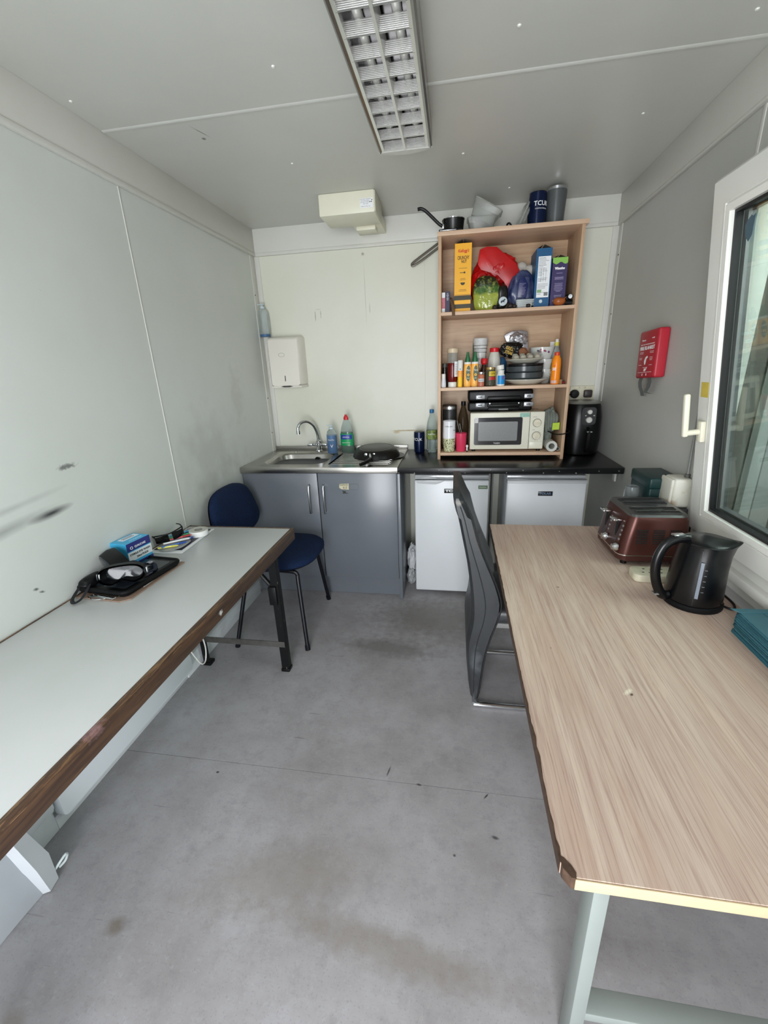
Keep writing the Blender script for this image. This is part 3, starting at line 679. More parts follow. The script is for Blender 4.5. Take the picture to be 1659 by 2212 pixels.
# ================================================================== BOOKCASE
beech = wood_mat('beech_laminate_shaded', (196,166,134), (180,148,116), (160,128,98), 'x', .45, .6)  # back panel beech, colour darkened for the shade inside the bookcase
beech_v = wood_mat('beech_laminate_upright', (206,176,146), (192,160,130), (172,140,112), 'z', .45, .6)
beech_e = wood_mat('beech_edge', (216,186,158), (206,172,144), (190,156,128), 'x', .45, .6)
FYB, BY = 2.740, 3.060
bc = thing('bookcase', 'open beech-effect bookcase standing on the black worktop against the back wall', 'bookcase', (.27, 2.9, .905))
obj('side_panel', B().box((-.108, FYB, .905), (-.090, BY, 2.156), .0008), beech_v, bc)
obj('side_panel', B().box((.644, FYB, .905), (.662, BY, 2.156), .0008), beech_v, bc)
obj('top_board', B().box((-.113, FYB-.006, 2.156), (.676, BY, 2.178), .0012), beech_e, bc)
for z in (1.773, 1.350, .948): obj('shelf', B().box((-.090, FYB+.002, z-.018), (.644, BY-.012, z), .0008), beech_e, bc)
obj('back_panel', B().box((-.090, BY-.012, .93), (.644, BY-.004, 2.156)), beech, bc, smooth=False)
S3, S2, S1, TP = 1.7735, 1.3505, .9485, 2.1785
card = pm('card_grey_inside', (120,112,100), .8)
def printed_lines(t, x0, x1, zs, y, m, h=.0018):
    for i, (z, f) in enumerate(zs):
        c_ = (x0+x1)/2; w_ = (x1-x0)*f/2
        obj('print_line', B().box((c_-w_, y-.0003, z-h/2), (c_+w_, y+.0002, z+h/2)), m, t, smooth=False)
def carton(name, label, x0, x1, y0, y1, z0, z1, m, flaps=.03):
    t = thing(name, label, 'cereal box', ((x0+x1)/2, (y0+y1)/2, z0))
    obj('carton', B().loft([[(x0,y0,z1),(x1,y0,z1),(x1,y1,z1),(x0,y1,z1)], [(x0,y0,z0),(x1,y0,z0),(x1,y1,z0),(x0,y1,z0)]], cap='end')
        .loft([[(x0+.002,y0+.002,z0+.01),(x1-.002,y0+.002,z0+.01),(x1-.002,y1-.002,z0+.01),(x0+.002,y1-.002,z0+.01)],[(x0+.002,y0+.002,z1),(x1-.002,y0+.002,z1),(x1-.002,y1-.002,z1),(x0+.002,y1-.002,z1)]], cap='start'), m, t, smooth=False)
    xc_ = (x0+x1)/2
    b = B()
    for (xa, s) in ((x0, 1), (x1, -1)):
        b.loft([[(xa, y0+.01, z1), (xa, y1-.005, z1), (xa+s*.001, y1-.005, z1), (xa+s*.001, y0+.01, z1)], [(xc_-s*.004, y0+.03, z1+flaps), (xc_-s*.004, y1-.03, z1+flaps), (xc_-s*.003, y1-.03, z1+flaps), (xc_-s*.003, y0+.03, z1+flaps)]])
    obj('top_flap', b, card, t, smooth=False)
    return t
ylw = pm('carton_yellow', (244,178,34), .45, noise_s=6, amt=.03); redink = pm('red_ink', (206,40,30), .5); dkgrn = pm('dark_olive', (58,54,34), .5)
x0, x1, y0, z1 = -.016, .078, 2.800, 2.128
t = carton('cereal_box', 'tall yellow cereal box with two dark stripes on the top shelf', x0, x1, y0, 2.99, S3, z1, ylw, .026)
yy = y0-.0008
text('print', "Kellogg's", .022, redink, t, (.032, yy, 2.090), FY, width=.062, bold=.0006, shear=.3)
text('print', 'CRUNCHY', .026, pm('brown_black', (50,34,20), .5), t, (.032, yy, 2.055), FY, width=.066, bold=.0005)
text('print', 'NUT', .020, pm('brown_black', (50,34,20), .5), t, (.036, yy, 2.036), FY, width=.030, bold=.0005)
orb = pm('brown_print', (120,84,30), .5)
printed_lines(t, x0, x1, [(2.003,.5),(1.951,.28),(1.944,.36),(1.893,.42),(1.886,.48),(1.866,.95),(1.862,.95)], yy, orb)
obj('spoon_print', B().box((.014, yy-.0003, 1.979), (.036, yy+.0003, 1.982)).cyl((.040, yy-.0003, 1.981), (.040, yy+.0003, 1.981), .0052, seg=14), dkgrn, t, smooth=False)
obj('bowl_print', B().prism([(.031+.013*math.cos(a), 1.930+.014*math.sin(a)) for a in [PI+PI*i/12 for i in range(13)]], 'y', yy-.0003, yy+.0003), dkgrn, t, smooth=False)
for za, zb in ((1.838, 1.861), (1.794, 1.817)): obj('stripe', B().box((x0, yy-.0002, za), (x1, yy+.0004, zb)).box((x0-.0004, y0, za), (x0+.0002, 2.985, zb)), dkgrn, t, smooth=False)
blu = pm('carton_blue', (14,84,130), .42, noise_s=6, amt=.04)
x0, x1, y0, z1 = .432, .515, 2.800, 2.072
t = carton('cereal_box', 'tall blue cereal box with a white nutrition panel on the top shelf', x0, x1, y0, 2.99, S3, z1, blu, .024)
t['category'] = 'cereal box'; yy = y0-.0008
pn = obj('white_panel', B().box((.444, yy, 1.826), (.510, yy+.001, 2.032)), paper, t, smooth=False)
random.seed(11)
for i in range(26):
    z = 2.024-i*.0072
    if i in (13, 17): continue
    w_ = random.uniform(.3, .95); printed_lines(pn, .447, .447+.060*w_, [(z, 1)], yy-.0004, grey_ink if i % 5 else black_ink, .0016)
for i in range(3): obj('table_rule', B().box((.462+i*.013, yy-.0006, 1.905), (.4632+i*.013, yy, 1.975)), grey_ink, pn, smooth=False)
obj('green_patch', B().box((.446, yy-.0006, 1.852), (.470, yy, 1.866)), pm('green_print', (140,180,120), .5), pn, smooth=False)
for i in range(9): obj('bar', B().box((.484+i*.0024, yy-.0006, 1.834), (.4852+i*.0024+(.0006 if i % 3 else 0), yy, 1.852)), black_ink, pn, smooth=False)
obj('rosette', B().cyl((.470, yy+.0005, 1.806), (.470, yy-.003, 1.806), .010, .009, 16), pm('silver_print', (186,196,200), .3, .6), t)
pur = pm('carton_purple', (54,44,92), .45, noise_s=6, amt=.04)
x0, x1, y0, z1 = .522, .602, 2.806, 2.022
t = carton('cereal_box', 'purple cereal box with a green top band on the top shelf', x0, x1, y0, 2.99, S3, z1, pur, .018); yy = y0-.0008
z_ = [(x0, z1), (x1, z1)]+[(x1-(x1-x0)*i/8, z1-.028-.006*math.sin(i*1.3)) for i in range(9)]
obj('green_band', B().prism(z_, 'y', yy-.0002, yy+.0004), pm('lime_print', (136,190,84), .45), t, smooth=False)
text('print', 'Wheaties', .016, white_ink, t, (.562, yy, 1.968), FY, width=.054, bold=.0012)
lil = pm('lilac_ink', (168,160,196), .5)
printed_lines(t, x0, x1, [(1.944,.4),(1.924,.6),(1.919,.55),(1.914,.6),(1.893,.55),(1.886,.5),(1.880,.56),(1.873,.52),(1.866,.6),(1.859,.5),(1.853,.3),(1.832,.5),(1.826,.5),(1.820,.4),(1.808,.7),(1.802,.7)], yy, lil)
# small cartons at the left end
t = thing('tea_box', 'small white and pink box at the left end of the top shelf', 'box', (-.074, 2.86, S3))
obj('carton', B().box((-.088, 2.795, S3), (-.069, 2.93, S3+.110)), paper, t, smooth=False)
obj('pink_band', B().box((-.0885, 2.7944, S3+.025), (-.0685, 2.93, S3+.082)), pm('pink_print', (206,120,130), .5, noise_s=80, amt=.3), t, smooth=False)
t = thing('medicine_box', 'small navy box beside the white and pink box', 'box', (-.055, 2.86, S3))
obj('carton', B().box((-.067, 2.792, S3), (-.042, 2.93, S3+.114)), pm('carton_navy', (34,30,66), .45), t, smooth=False)
printed_lines(t, -.067, -.042, [(S3+.104-.006*i, .35+.3*((i*7) % 3)/3) for i in range(7)], 2.7915, white_ink, .0014)
single('leather_strap', B().tube([(-.040, 2.85, S3+.085), (-.036, 2.80, S3+.072), (-.026, 2.77, S3+.045), (-.020, 2.748, S3+.014), (-.019, 2.734, S3-.012), (-.018, 2.733, S3-.024)], .009, 8, 4, flat=.35), pm('strap_brown', (112,88,66), .7, noise_s=30, amt=.3), 'brown strap drooping over the top shelf edge beside the yellow cereal box', 'strap', loc=(-.02, 2.76, S3))
# bags
redm = pm('red_bag', (206,22,26), .35, noise_s=7, amt=.45, bump=.2)
t = thing('carrier_bag', 'red crumpled carrier bag behind the green snack bag on the top shelf', 'bag', (.22, 2.95, S3))
b = B().blob((.175, 2.955, S3+.155), (.095, .075, .150), .16, 1.6, 5, 5, S3+.002, crease=.18)
b.blob((.240, 2.915, S3+.235), (.098, .045, .080), .14, 1.8, 9, 5, S3+.002, M=None, crease=.2)
obj('bag', b, redm, t, ang=60)
b = B().prism([(.115,2.030),(.125,2.105),(.165,2.118),(.222,2.112),(.262,2.078),(.335,2.020),(.372,1.950),(.310,1.900),(.288,1.890),(.268,1.930),(.230,1.968),(.180,1.985),(.135,2.00)], 'y', 2.872, 2.882, .003)
obj('front_fold', b, redm, t)
obj('seam', B().tube([(.166, 2.8705, 2.035), (.188, 2.8705, 2.000)], .0015, 6), pm('seam_pink', (230,150,150), .5), t)
gm = NB('green_field_print'); k = gm
sep = k.n.new('ShaderNodeSeparateXYZ'); k.L.new(k.tc, sep.inputs[0]); zz = k.math('ADD', sep.outputs[2], k.math('MULTIPLY', k.noise(k.tc, 22, 3), .05))
cg = k.mix(k.ramp(zz, .11, .125), lin((150,160,62)), lin((62,96,36))); cg = k.mix(k.ramp(zz, .145, .165), cg, lin((34,40,20)))
cg = k.mix(k.math('MULTIPLY', k.ramp(k.noise(k.tc, 45, 4), .5, .7), .5), cg, lin((190,196,96)))
k.bump(k.noise(k.tc, 22, 3), .8, .008); m_gb = k.out(cg, .12)
t = thing('snack_bag', 'shiny green snack bag with a field picture on the top shelf', 'bag', (.165, 2.835, S3))
obj('bag', B().blob((.168, 2.838, S3+.088), (.080, .038, .096), .14, 1.1, 2, 5, S3+.002, sq=.72, crease=.07), m_gb, t, ang=60)
t = thing('snack_bag', 'small black pouch with a pale round badge leaning on the green bag', 'bag', (.26, 2.825, S3))
obj('pouch', B().blob((.254, 2.832, S3+.068), (.036, .028, .070), .14, 1.3, 12, 4, S3+.002, sq=.8, crease=.08), pm('pouch_dark', (26,28,24), .25, noise_s=20, amt=.4, bump=.3), t, ang=60)
bd = obj('badge', B().lathe([(.024, 0), (.024, .002), (.021, .0026)], seg=28, M=M4((.262, 2.7995, S3+.045), rx=PI/2)), pm('badge_pale', (190,200,204), .4), t)
obj('badge_animal', B().prism([(.248,S3+.040),(.252,S3+.048),(.262,S3+.051),(.272,S3+.058),(.276,S3+.054),(.270,S3+.046),(.270,S3+.036),(.266,S3+.041),(.257,S3+.040),(.254,S3+.034)], 'y', 2.7960, 2.7970), pm('badge_teal', (20,50,60), .5), bd, smooth=False)
nb_m = pm('navy_packet', (26,36,84), .22, noise_s=14, amt=.5, bump=.35, col2=(90,100,130))
t = thing('snack_bag', 'navy printed packet standing between the green bag and the blue box', 'bag', (.37, 2.85, S3))
obj('packet', B().blob((.368, 2.856, S3+.098), (.068, .038, .098), .26, 1.5, 21, 5, S3+.002, sq=.75, crease=.09), nb_m, t, ang=60)
obj('front_panel', B().prism([(.340,S3+.06),(.392,S3+.055),(.398,S3+.125),(.376,S3+.165),(.345,S3+.15)], 'y', 2.806, 2.811, .002), pm('navy_panel', (18,30,84), .3), t)
random.seed(5)
for i in range(9): obj('print_line', B().box((.348, 2.8052, S3+.075+i*.007), (.348+random.uniform(.02, .038), 2.8062, S3+.0762+i*.007)), lil, t, smooth=False)
t = thing('food_tray', 'small ribbed grey tray in front of the navy packet', 'tray', (.375, 2.80, S3))
obj('tray', B().loft([[(x, y, S3+.001) for x, y in rrect(.338, .418, 2.775, 2.800, .008, 3)], [(x, y, S3+.045) for x, y in rrect(.330, .432, 2.768, 2.804, .010, 3)]]), pm('tray_grey', (150,156,156), .35), t)
for i in range(4): obj('rib', B().box((.332, 2.7665-.0005*i, S3+.012+i*.009), (.430, 2.772, S3+.015+i*.009), .0006), pm('tray_rib', (196,200,200), .35), t)
t = thing('egg_carton_piece', 'pale grey moulded pulp egg carton behind the navy packet', 'carton', (.39, 2.99, S3))
b = B().blob((.375, 2.965, 2.008), (.036, .03, .036), .08, 2, 1, 3).blob((.420, 2.96, 1.985), (.036, .03, .040), .08, 2, 2, 3).blob((.390, 2.955, 1.960), (.036, .03, .038), .08, 2, 3, 3)
b.lathe([(.024, 0), (.034, .10), (.038, .17)], (.396, 2.965, S3+.001), 12)
obj('cup_shape', b, pm('pulp_grey', (206,202,192), .8, noise_s=30, amt=.1), t)
single('onion', B().blob((.567, 2.776, S3+.024), (.034, .026, .022), .08, 1.3, 4, 4, S3+.001).cyl((.590, 2.776, S3+.034), (.604, 2.776, S3+.046), .006, .001, 8), pm('onion_skin', (176,98,48), .3, noise_s=12, amt=.35), 'brown onion in front of the purple cereal box', 'onion', loc=(.567, 2.776, S3))
t = thing('travel_mug', 'small black camera tripod lying at the right end of the top shelf', 'tripod', (.62, 2.80, S3))
t.name = 'mini_tripod'
b = B().tube([(.604, 2.80, S3+.020), (.640, 2.79, S3+.016)], .015, 10).blob((.616, 2.815, S3+.040), (.016, .016, .022), .1, 2, 1, 3).tube([(.610, 2.81, S3+.042), (.640, 2.79, S3+.048)], .008, 8)
obj('body', b, black_p, t)
obj('knob', B().cyl((.6235, 2.785, S3+.046), (.6235, 2.772, S3+.046), .011, .011, 16), chrome, t)
for i, (x, r_) in enumerate(((.215, .014), (.300, .017), (.325, .014), (.400, .013))):
    single('walnut', B().blob((x, 2.772, S3+r_*.9), (r_, r_, r_*.9), .12, 2.5, i, 3, S3+.0005), pm('dark_nut', (44,38,34), .5, noise_s=60, amt=.4),
       ['dark round nut in front of the green snack bag', 'larger dark nut left of the small tray', 'dark nut touching the left side of the tray', 'dark nut under the right corner of the tray'][i], 'nut', loc=(x, 2.772, S3))

# ---- on top of the bookcase
Z = TP
t = thing('saucepan', 'small black saucepan with its handle raised, on top of the bookcase', 'saucepan', (-.03, 2.86, Z+.014))
c = (-.028, 2.86, Z+.016)
obj('pan', B().lathe([(.052, 0), (.056, .004), (.062, .062), (.064, .066), (.061, .066), (.054, .008), (.01, .005)], c, 32), pan_m, t)
obj('rim', B().lathe([(.0645, .064), (.065, .067), (.061, .0675), (.0605, .064)], c, 32, cap=False), chrome, t)
obj('handle', B().tube([(-.082, 2.84, Z+.050), (-.105, 2.835, Z+.060), (-.145, 2.828, Z+.095), (-.180, 2.822, Z+.125), (-.205, 2.818, Z+.138), (-.226, 2.815, Z+.136)], .0115, 10, 5, flat=.75), black_p, t)
obj('bracket', B().box((-.090, 2.828, Z+.035), (-.078, 2.850, Z+.060), .003), alu, t)
t = thing('foil_tray', 'flat black and silver tray under the small saucepan', 'tray', (-.03, 2.80, Z))
obj('tray', B().box((-.105, 2.745, Z+.0005), (.020, 2.90, Z+.012), .003), black_p, t)
obj('foil', B().box((-.100, 2.742, Z+.004), (-.010, 2.75, Z+.008), .001), alu, t)
def tub(name, label, c, r, h, m, tilt=(0,0)):
    t = thing(name, label, 'tub', c); t.rotation_euler = (tilt[0], tilt[1], 0)
    obj('tub', B().loft([[(x, y, 0) for x, y in rrect(-r*.75, r*.75, -r*.6, r*.6, r*.3, 5)], [(x, y, h) for x, y in rrect(-r, r, -r*.8, r*.8, r*.3, 5)],
        [(x, y, h) for x, y in rrect(-r*.97, r*.97, -r*.77, r*.77, r*.28, 5)], [(x, y, .004) for x, y in rrect(-r*.72, r*.72, -r*.57, r*.57, r*.28, 5)]]), m, t, world=False)
    obj('rim', B().tube([(x, y, h) for x, y in rrect(-r*1.02, r*1.02, -r*.82, r*.82, r*.3, 5)], .003, 6, closed=True), m, t, world=False)
    return t
tub('plastic_tub', 'clear plastic tub upright on the bookcase beside the saucepan', (.130, 2.86, Z), .078, .072, frost)
tub('plastic_tub', 'clear plastic tub tipped over inside the upright one', (.125, 2.865, Z+.058), .082, .082, frost, (.0, .50))
t = thing('tub_lid', 'white round lid lying flat between clear tubs and leaning lid', 'lid', (.205, 2.80, Z))
obj('lid', B().lathe([(.040, 0), (.044, .006), (.043, .010), (.036, .011), (.034, .007), (.01, .007)], (.225, 2.81, Z), 26), pm('lid_white', (206,206,198), .3), t)
single('cable_clip', B().tube([(.262, 2.80, Z+.004), (.266, 2.80, Z+.022), (.276, 2.80, Z+.026), (.286, 2.80, Z+.016), (.290, 2.80, Z+.003)], .005, 8, 4), black_p, 'small curved black clip beside the flat white lid', 'clip', loc=(.27, 2.8, Z))
for i, (dx, lb_) in enumerate(((0, 'nearer translucent box lid leaning against the navy tumbler'), (.022, 'translucent box lid leaning behind the nearer lid'))):
    t = thing('box_lid', lb_, 'lid', (.315+dx*.8, 2.82+i*.05, Z)); t.rotation_euler = (0, math.radians(24), math.radians(8))
    obj('lid', B().loft([[(0, y, z) for y, z in rrect(-.055, .055, .002, .128-.01*i, .02, 4)], [(.006, y, z) for y, z in rrect(-.055, .055, .002, .128-.01*i, .02, 4)]]), frost, t, world=False)
    obj('lip', B().tube([(-.001, y, z) for y, z in rrect(-.053, .053, .004, .126-.01*i, .02, 4)], .003, 6, closed=True), frost, t, world=False)
single('bottle_cap', B().blob((.345, 2.80, Z+.006), (.022, .012, .007), .1, 2, 1, 3, Z+.001), black_m, 'flat black scrap on the bookcase at the foot of the navy tumbler', 'scrap', loc=(.345, 2.80, Z)).name = 'plastic_scrap'
t = tumbler('tumbler', 'navy steel tumbler with white lettering on top of the bookcase', (.425, 2.845, Z), .165, .048, .046, navy, lid=black_p)
text('print', 'TCUK', .031, white_ink, t, (0, 0, Z+.105), None, cyl=(.425, 2.845, .0505, .30), bold=.0004)
text('print', 'CONSTRUCTION UK', .008, white_ink, t, (0, 0, Z+.082), None, cyl=(.425, 2.845, .0502, .28), width=.066)
greyt = pm('tumbler_grey', (92,96,98), .35, .3, noise_s=200, amt=.1)
tumbler('tumbler', 'tall grey steel tumbler with a bare metal rim on the bookcase', (.522, 2.85, Z), .180, .046, .053, greyt, rim=alu)
single('coaster', B().lathe([(.030, 0), (.034, .003), (.030, .008), (.01, .009)], (.600, 2.84, Z), 20), black_m, 'flat dark round lid at the right end of the bookcase top', 'lid', loc=(.6, 2.84, Z)).name = 'round_lid'

# ---- middle shelf
Z = S2
def jar(name, label, cat, c, prof, m, cap=None, capm=None, extra=()):
    t = thing(name, label, cat, c)
    obj('bottle' if cat == 'bottle' else 'body', B().lathe(prof, c, 22), m, t)
    if cap: obj('cap', B().lathe(cap, c, 18), capm, t)
    return t
wp = white_p
jar('salt_bottle', 'small white tapered bottle at the left end of the middle shelf', 'bottle', (-.074, 2.775, Z), [(.013,0),(.0155,.004),(.0155,.022),(.012,.058)], pm('frost_white', (214,216,222), .3), [(.0125,.056),(.0125,.080),(.010,.081)], wp)
jar('vinegar_bottle', 'dark narrow bottle behind the small white tapered bottle', 'bottle', (-.0685, 2.86, Z), [(.018,0),(.020,.006),(.020,.08),(.017,.12)], pm('dark_glass', (44,40,34), .12, trans=.3), [(.018,.118),(.018,.140),(.015,.142)], pm('cap_dark', (70,66,60), .4))
ket = pm('ketchup_red', (104,14,14), .14, noise_s=10, amt=.15)
t = jar('ketchup_bottle', 'red ketchup bottle stood on its white cap on the middle shelf', 'bottle', (-.020, 2.80, Z), [(.024,.030),(.030,.045),(.031,.10),(.029,.140),(.030,.142)], ket, [(.026,0),(.027,.004),(.027,.028),(.024,.032)], wp)
obj('clear_base', B().lathe([(.029,.140),(.031,.19),(.032,.218),(.026,.224)], (-.020, 2.80, Z), 22), cl, t)
obj('base_rim', B().lathe([(.0325,.200),(.033,.222),(.030,.226),(.02,.226)], (-.020, 2.80, Z), 22), pm('tan_plastic', (206,188,160), .35), t)
lb_ = obj('label', band(.0318, .062, .150, (-.020, 2.80, Z), .35, 1.25), paper, t)
for i in range(6): obj('print_line', band(.0326, .078+i*.011, .080+i*.011, (-.020, 2.80, Z), .5, 1.1), grey_ink, lb_)
t = jar('fizz_tube', 'orange and yellow tube with a white cap beside the ketchup', 'bottle', (.026, 2.778, Z), [(.0135,0),(.0150,.002),(.0150,.062)], pm('tube_yellow', (246,196,40), .35), [(.0150,.095),(.0152,.152),(.0135,.156)], wp)
obj('orange_band', B().lathe([(.0151,.060),(.0151,.096)], (.026, 2.778, Z), 20), pm('tube_orange', (246,150,50), .35, noise_s=60, amt=.1, col2=(250,190,90)), t)
obj('print_mark', band(.0153, .102, .108, (.026, 2.778, Z), -.2, .2), grey_ink, t)
may = pm('mayo_cream', (240,196,110), .3, noise_s=10, amt=.12, col2=(246,170,60)); gcap = pm('green_cap', (14,96,52), .35); dgo = pm('dark_green_oval', (40,66,30), .4)
for i, x in enumerate((.070, .114)):
    c = (x, 2.788+i*.006, Z)
    t = thing('sauce_bottle', ['left of two yellow sauce bottles with green cone caps', 'right of two yellow sauce bottles with green cone caps'][i], 'bottle', c, group='yellow sauce bottles with green caps')
    M = M4(c, s=(1, .7, 1))
    obj('bottle', B().lathe([(.018,0),(.0215,.004),(.0225,.03),(.0225,.10),(.021,.130),(.020,.136)], seg=24, M=M), may, t)
    obj('collar', B().lathe([(.0205,.132),(.021,.136),(.021,.142),(.0185,.144)], seg=24, M=M), wp, t)
    obj('cap', B().lathe([(.0150,.143),(.0152,.158),(.009,.180),(.007,.200),(.0055,.201)], seg=18, M=M), gcap, t)
    o = obj('label', B().prism([(x+.006+.0145*math.cos(a)*(1 if math.cos(a) < 0 else .8), Z+.078+.046*math.sin(a)) for a in [2*PI*q/20 for q in range(20)]], 'y', c[1]-.0166, c[1]-.0150), dgo, t, smooth=False)
    text('print', 'Flora', .016, white_ink, o, (x+.006, c[1]-.0168, Z+.097), FY, width=.022)
    obj('sunflower', B().cyl((x+.005, c[1]-.0168, Z+.070), (x+.005, c[1]-.0160, Z+.070), .0075, seg=12), pm('petal', (244,190,60), .5), o)
    obj('sunflower_heart', B().cyl((x+.005, c[1]-.0176, Z+.070), (x+.005, c[1]-.0165, Z+.070), .003, seg=10), pm('heart_brown', (60,30,16), .5), o)
    obj('print_band', B().box((x-.002, c[1]-.0168, Z+.048), (x+.012, c[1]-.0162, Z+.053)), pm('pale_green', (150,180,150), .5), o, smooth=False)
c = (.152, 2.776, Z)
t = jar('spice_jar', 'small pink spice jar with silver lid in front of the sauces', 'jar', c, [(.018,0),(.021,.003),(.021,.066),(.018,.072)], pm('spice_pink', (190,112,84), .3, noise_s=60, amt=.3), [(.0205,.071),(.0215,.073),(.0215,.083),(.019,.084)], alu)
obj('label', band(.0213, .028, .046, c, -.9, .9), pm('label_grey', (200,204,206), .5), t)
text('print', 'PAPRIKA', .008, black_ink, t, (0, 0, Z+.037), None, cyl=(c[0], c[1], .0224, 0))
c = (.172, 2.86, Z)
t = jar('sauce_bottle', 'brown sauce bottle with a red cap behind the pink spice jar', 'bottle', c, [(.022,0),(.024,.006),(.024,.085),(.014,.115),(.012,.128)], pm('brown_sauce', (52,30,20), .12), [(.014,.126),(.021,.135),(.020,.158),(.017,.162)], pm('red_cap', (196,34,40), .35))
c = (.205, 2.775, Z)
c = (.208, 2.802, Z)
jg = pm('empty_glass_jar', (120,118,100), .08, trans=.6, ior=1.2)
t = jar('glass_jar', 'glass jar with gold lid and yellow label on the middle shelf', 'jar', c, [(.026,0),(.031,.004),(.031,.085),(.027,.096)], jg, [(.0275,.094),(.0285,.096),(.0285,.108),(.026,.109)], pm('gold_lid', (206,178,120), .25, .8))
obj('label', band(.0312, .058, .086, c, -.3, 1.2), pm('label_yellow', (206,176,40), .45), t); obj('label_red', band(.0312, .036, .054, c, -.3, 1.2), pm('label_red2', (176,40,36), .45), t)
obj('contents', B().lathe([(.026,.002),(.0295,.006),(.0295,.034)], c, 22), pm('jar_dregs', (34,28,24), .3), t)
text('print', 'COFFEE', .013, black_ink, t, (0, 0, Z+.072), None, cyl=(c[0], c[1], .0322, .45), width=.032)
c = (.268, 2.778, Z)
t = jar('vitamin_pot', 'white and blue pot with its white cap askew on the middle shelf', 'jar', c, [(.022,0),(.0245,.003),(.0245,.062),(.019,.070),(.019,.086),(.021,.087),(.021,.091),(.018,.092)], wp)
obj('label', band(.0247, .010, .060, c, -.9, 1.5), pm('label_cyan', (24,140,206), .4), t)
obj('label_circle', B().cyl((c[0]+.014, c[1]-.0225, Z+.048), (c[0]+.014, c[1]-.0245, Z+.048), .010, seg=16), pm('ring_navy', (24,40,120), .4), t)
obj('cap', B().lathe([(.020,0),(.022,.002),(.022,.024),(.020,.026)], seg=20, M=M4((c[0]-.003, c[1], Z+.0935), rx=.0, ry=-.12)), wp, t)
c = (.238, 2.935, Z)
t = jar('milk_shaker', 'translucent white shaker with red lid behind the glass jar', 'bottle', c, [(.038,0),(.041,.006),(.041,.10),(.038,.15),(.028,.196),(.026,.2)], pm('shaker_white', (226,224,214), .3, trans=.2), [(.0275,.196),(.029,.20),(.029,.218),(.026,.222)], pm('lid_red', (206,28,38), .35))
# stack of pots
c = (.150, 2.945, Z)
t = thing('pot_stack', 'clear tub with pink contents under the stack of noodle pots', 'tub', c); t.name = 'clear_tub'
obj('tub', B().lathe([(.034,0),(.037,.004),(.041,.118),(.043,.120),(.043,.126),(.030,.128)], c, 24), pm('tub_rosy', (186,160,150), .2, trans=.4), t)
t = thing('noodle_pot', 'tall white noodle pots nested together on the clear tub', 'pot', (c[0], c[1], Z+.128))
for i in range(4):
    z = .128+i*.022 if i else .128
obj('pot', B().lathe([(.030,.1285),(.031,.132),(.037,.200)], c, 24), pm('pot_white', (216,218,216), .3, noise_s=60, amt=.15), t)
for i, z in enumerate((.200, .222, .240)):
    h_ = (.021, .017, .042)[i]; r_ = (.038, .040, .0425)[i]
    o = obj('pot_rim', B().lathe([(r_-.001, z), (r_+.001, z+.003), (r_+.002, z+h_-.003), (r_+.003, z+h_-.001), (r_-.002, z+h_)], c, 24), pm('pot_white', (216,218,216), .3), t)
    obj('dark_line', B().lathe([(r_+.0015, z-.0022), (r_+.002, z-.0002)], c, 24), black_ink, o)
obj('label', band(.0335, .150, .192, c, -.8, .7), pm('pot_label', (176,178,180), .4, noise_s=90, amt=.4), t)
obj('green_edge', B().box((c[0]-.046, c[1]-.004, Z+.11), (c[0]-.040, c[1]+.004, Z+.255), .001), pm('green_stir', (30,70,44), .5), t)
# plates and bowls
def plate(name, label, c, r, h, m, cat='plate'):
    t = single(name, B().lathe([(r*.55, 0), (r*.60, .002), (r*.72, h*.35), (r, h*.92), (r*1.0, h), (r*.97, h), (r*.70, h*.45), (r*.55, .006), (.01, .006)], c, 44), m, label, cat, loc=c)
    return t
dg = pm('dark_glaze', (66,72,74), .22, noise_s=14, amt=.1); wg = pm('white_glaze', (214,216,206), .14); wg2 = pm('white_enamel', (216,214,198), .25, noise_s=20, amt=.1)
pc = (.418, 2.890)
plate('dinner_plate', 'wide white plate at the bottom of the crockery stack', (pc[0]+.012, pc[1], Z), .135, .032, wg)
def sbowl(label, z, r, h, m): return single('shallow_bowl', B().lathe([(r*.80, 0), (r*.93, .002), (r*.985, h*.25), (r, h), (r*.965, h), (r*.93, h*.4), (r*.6, .008), (.01, .008)], (pc[0], pc[1], z), 44), m, label, 'bowl', loc=(pc[0], pc[1], z))
sbowl('lower dark grey straight-sided bowl on the wide white plate', Z+.0325, .116, .038, dg)
sbowl('upper dark grey straight-sided bowl in the crockery stack', Z+.0713, .113, .036, dg)
sbowl('thin black-rimmed bowl above the dark grey bowls', Z+.1078, .114, .014, pm('black_glaze', (24,25,26), .2))
plate('enamel_plate', 'off-white chipped plate on top of the crockery stack', (pc[0]-.002, pc[1], Z+.1225), .113, .026, wg2)
# flowered bowls
def bowl_(label, c, r, h, flower=False):
    t = thing('cereal_bowl', label, 'bowl', c)
    obj('bowl', B().lathe([(r*.5, 0), (r*.55, .004), (r*.85, h*.35), (r*.98, h*.8), (r, h), (r*.96, h), (r*.80, h*.36), (r*.4, .01), (.01, .01)], c, 36), pm('bowl_glaze', (206,210,206), .12), t)
    if flower:
        random.seed(3)
        for i in range(9):
            a = -PI/2-.55+random.uniform(0, 1.1); z = c[2]+h*random.uniform(.55, .85); rr = r*.985
            p = (c[0]+rr*math.cos(a), c[1]+rr*math.sin(a), z); q = (c[0]+(rr+.0015)*math.cos(a), c[1]+(rr+.0015)*math.sin(a), z)
            obj('painted_petal', B().cyl(p, q, random.uniform(.004, .008), seg=8), pm(('petal_rose', 'petal_purple', 'leaf_grey')[i % 3], ((150,60,90), (110,60,110), (90,110,90))[i % 3], .3), t)
    return t
bowl_('plain pale bowl underneath the flowered bowl at the back', (.552, 2.965, Z), .062, .085)
bowl_('another pale bowl stacked between plain and flowered bowls', (.549, 2.965, Z+.058), .066, .085).name = 'cereal_bowl'
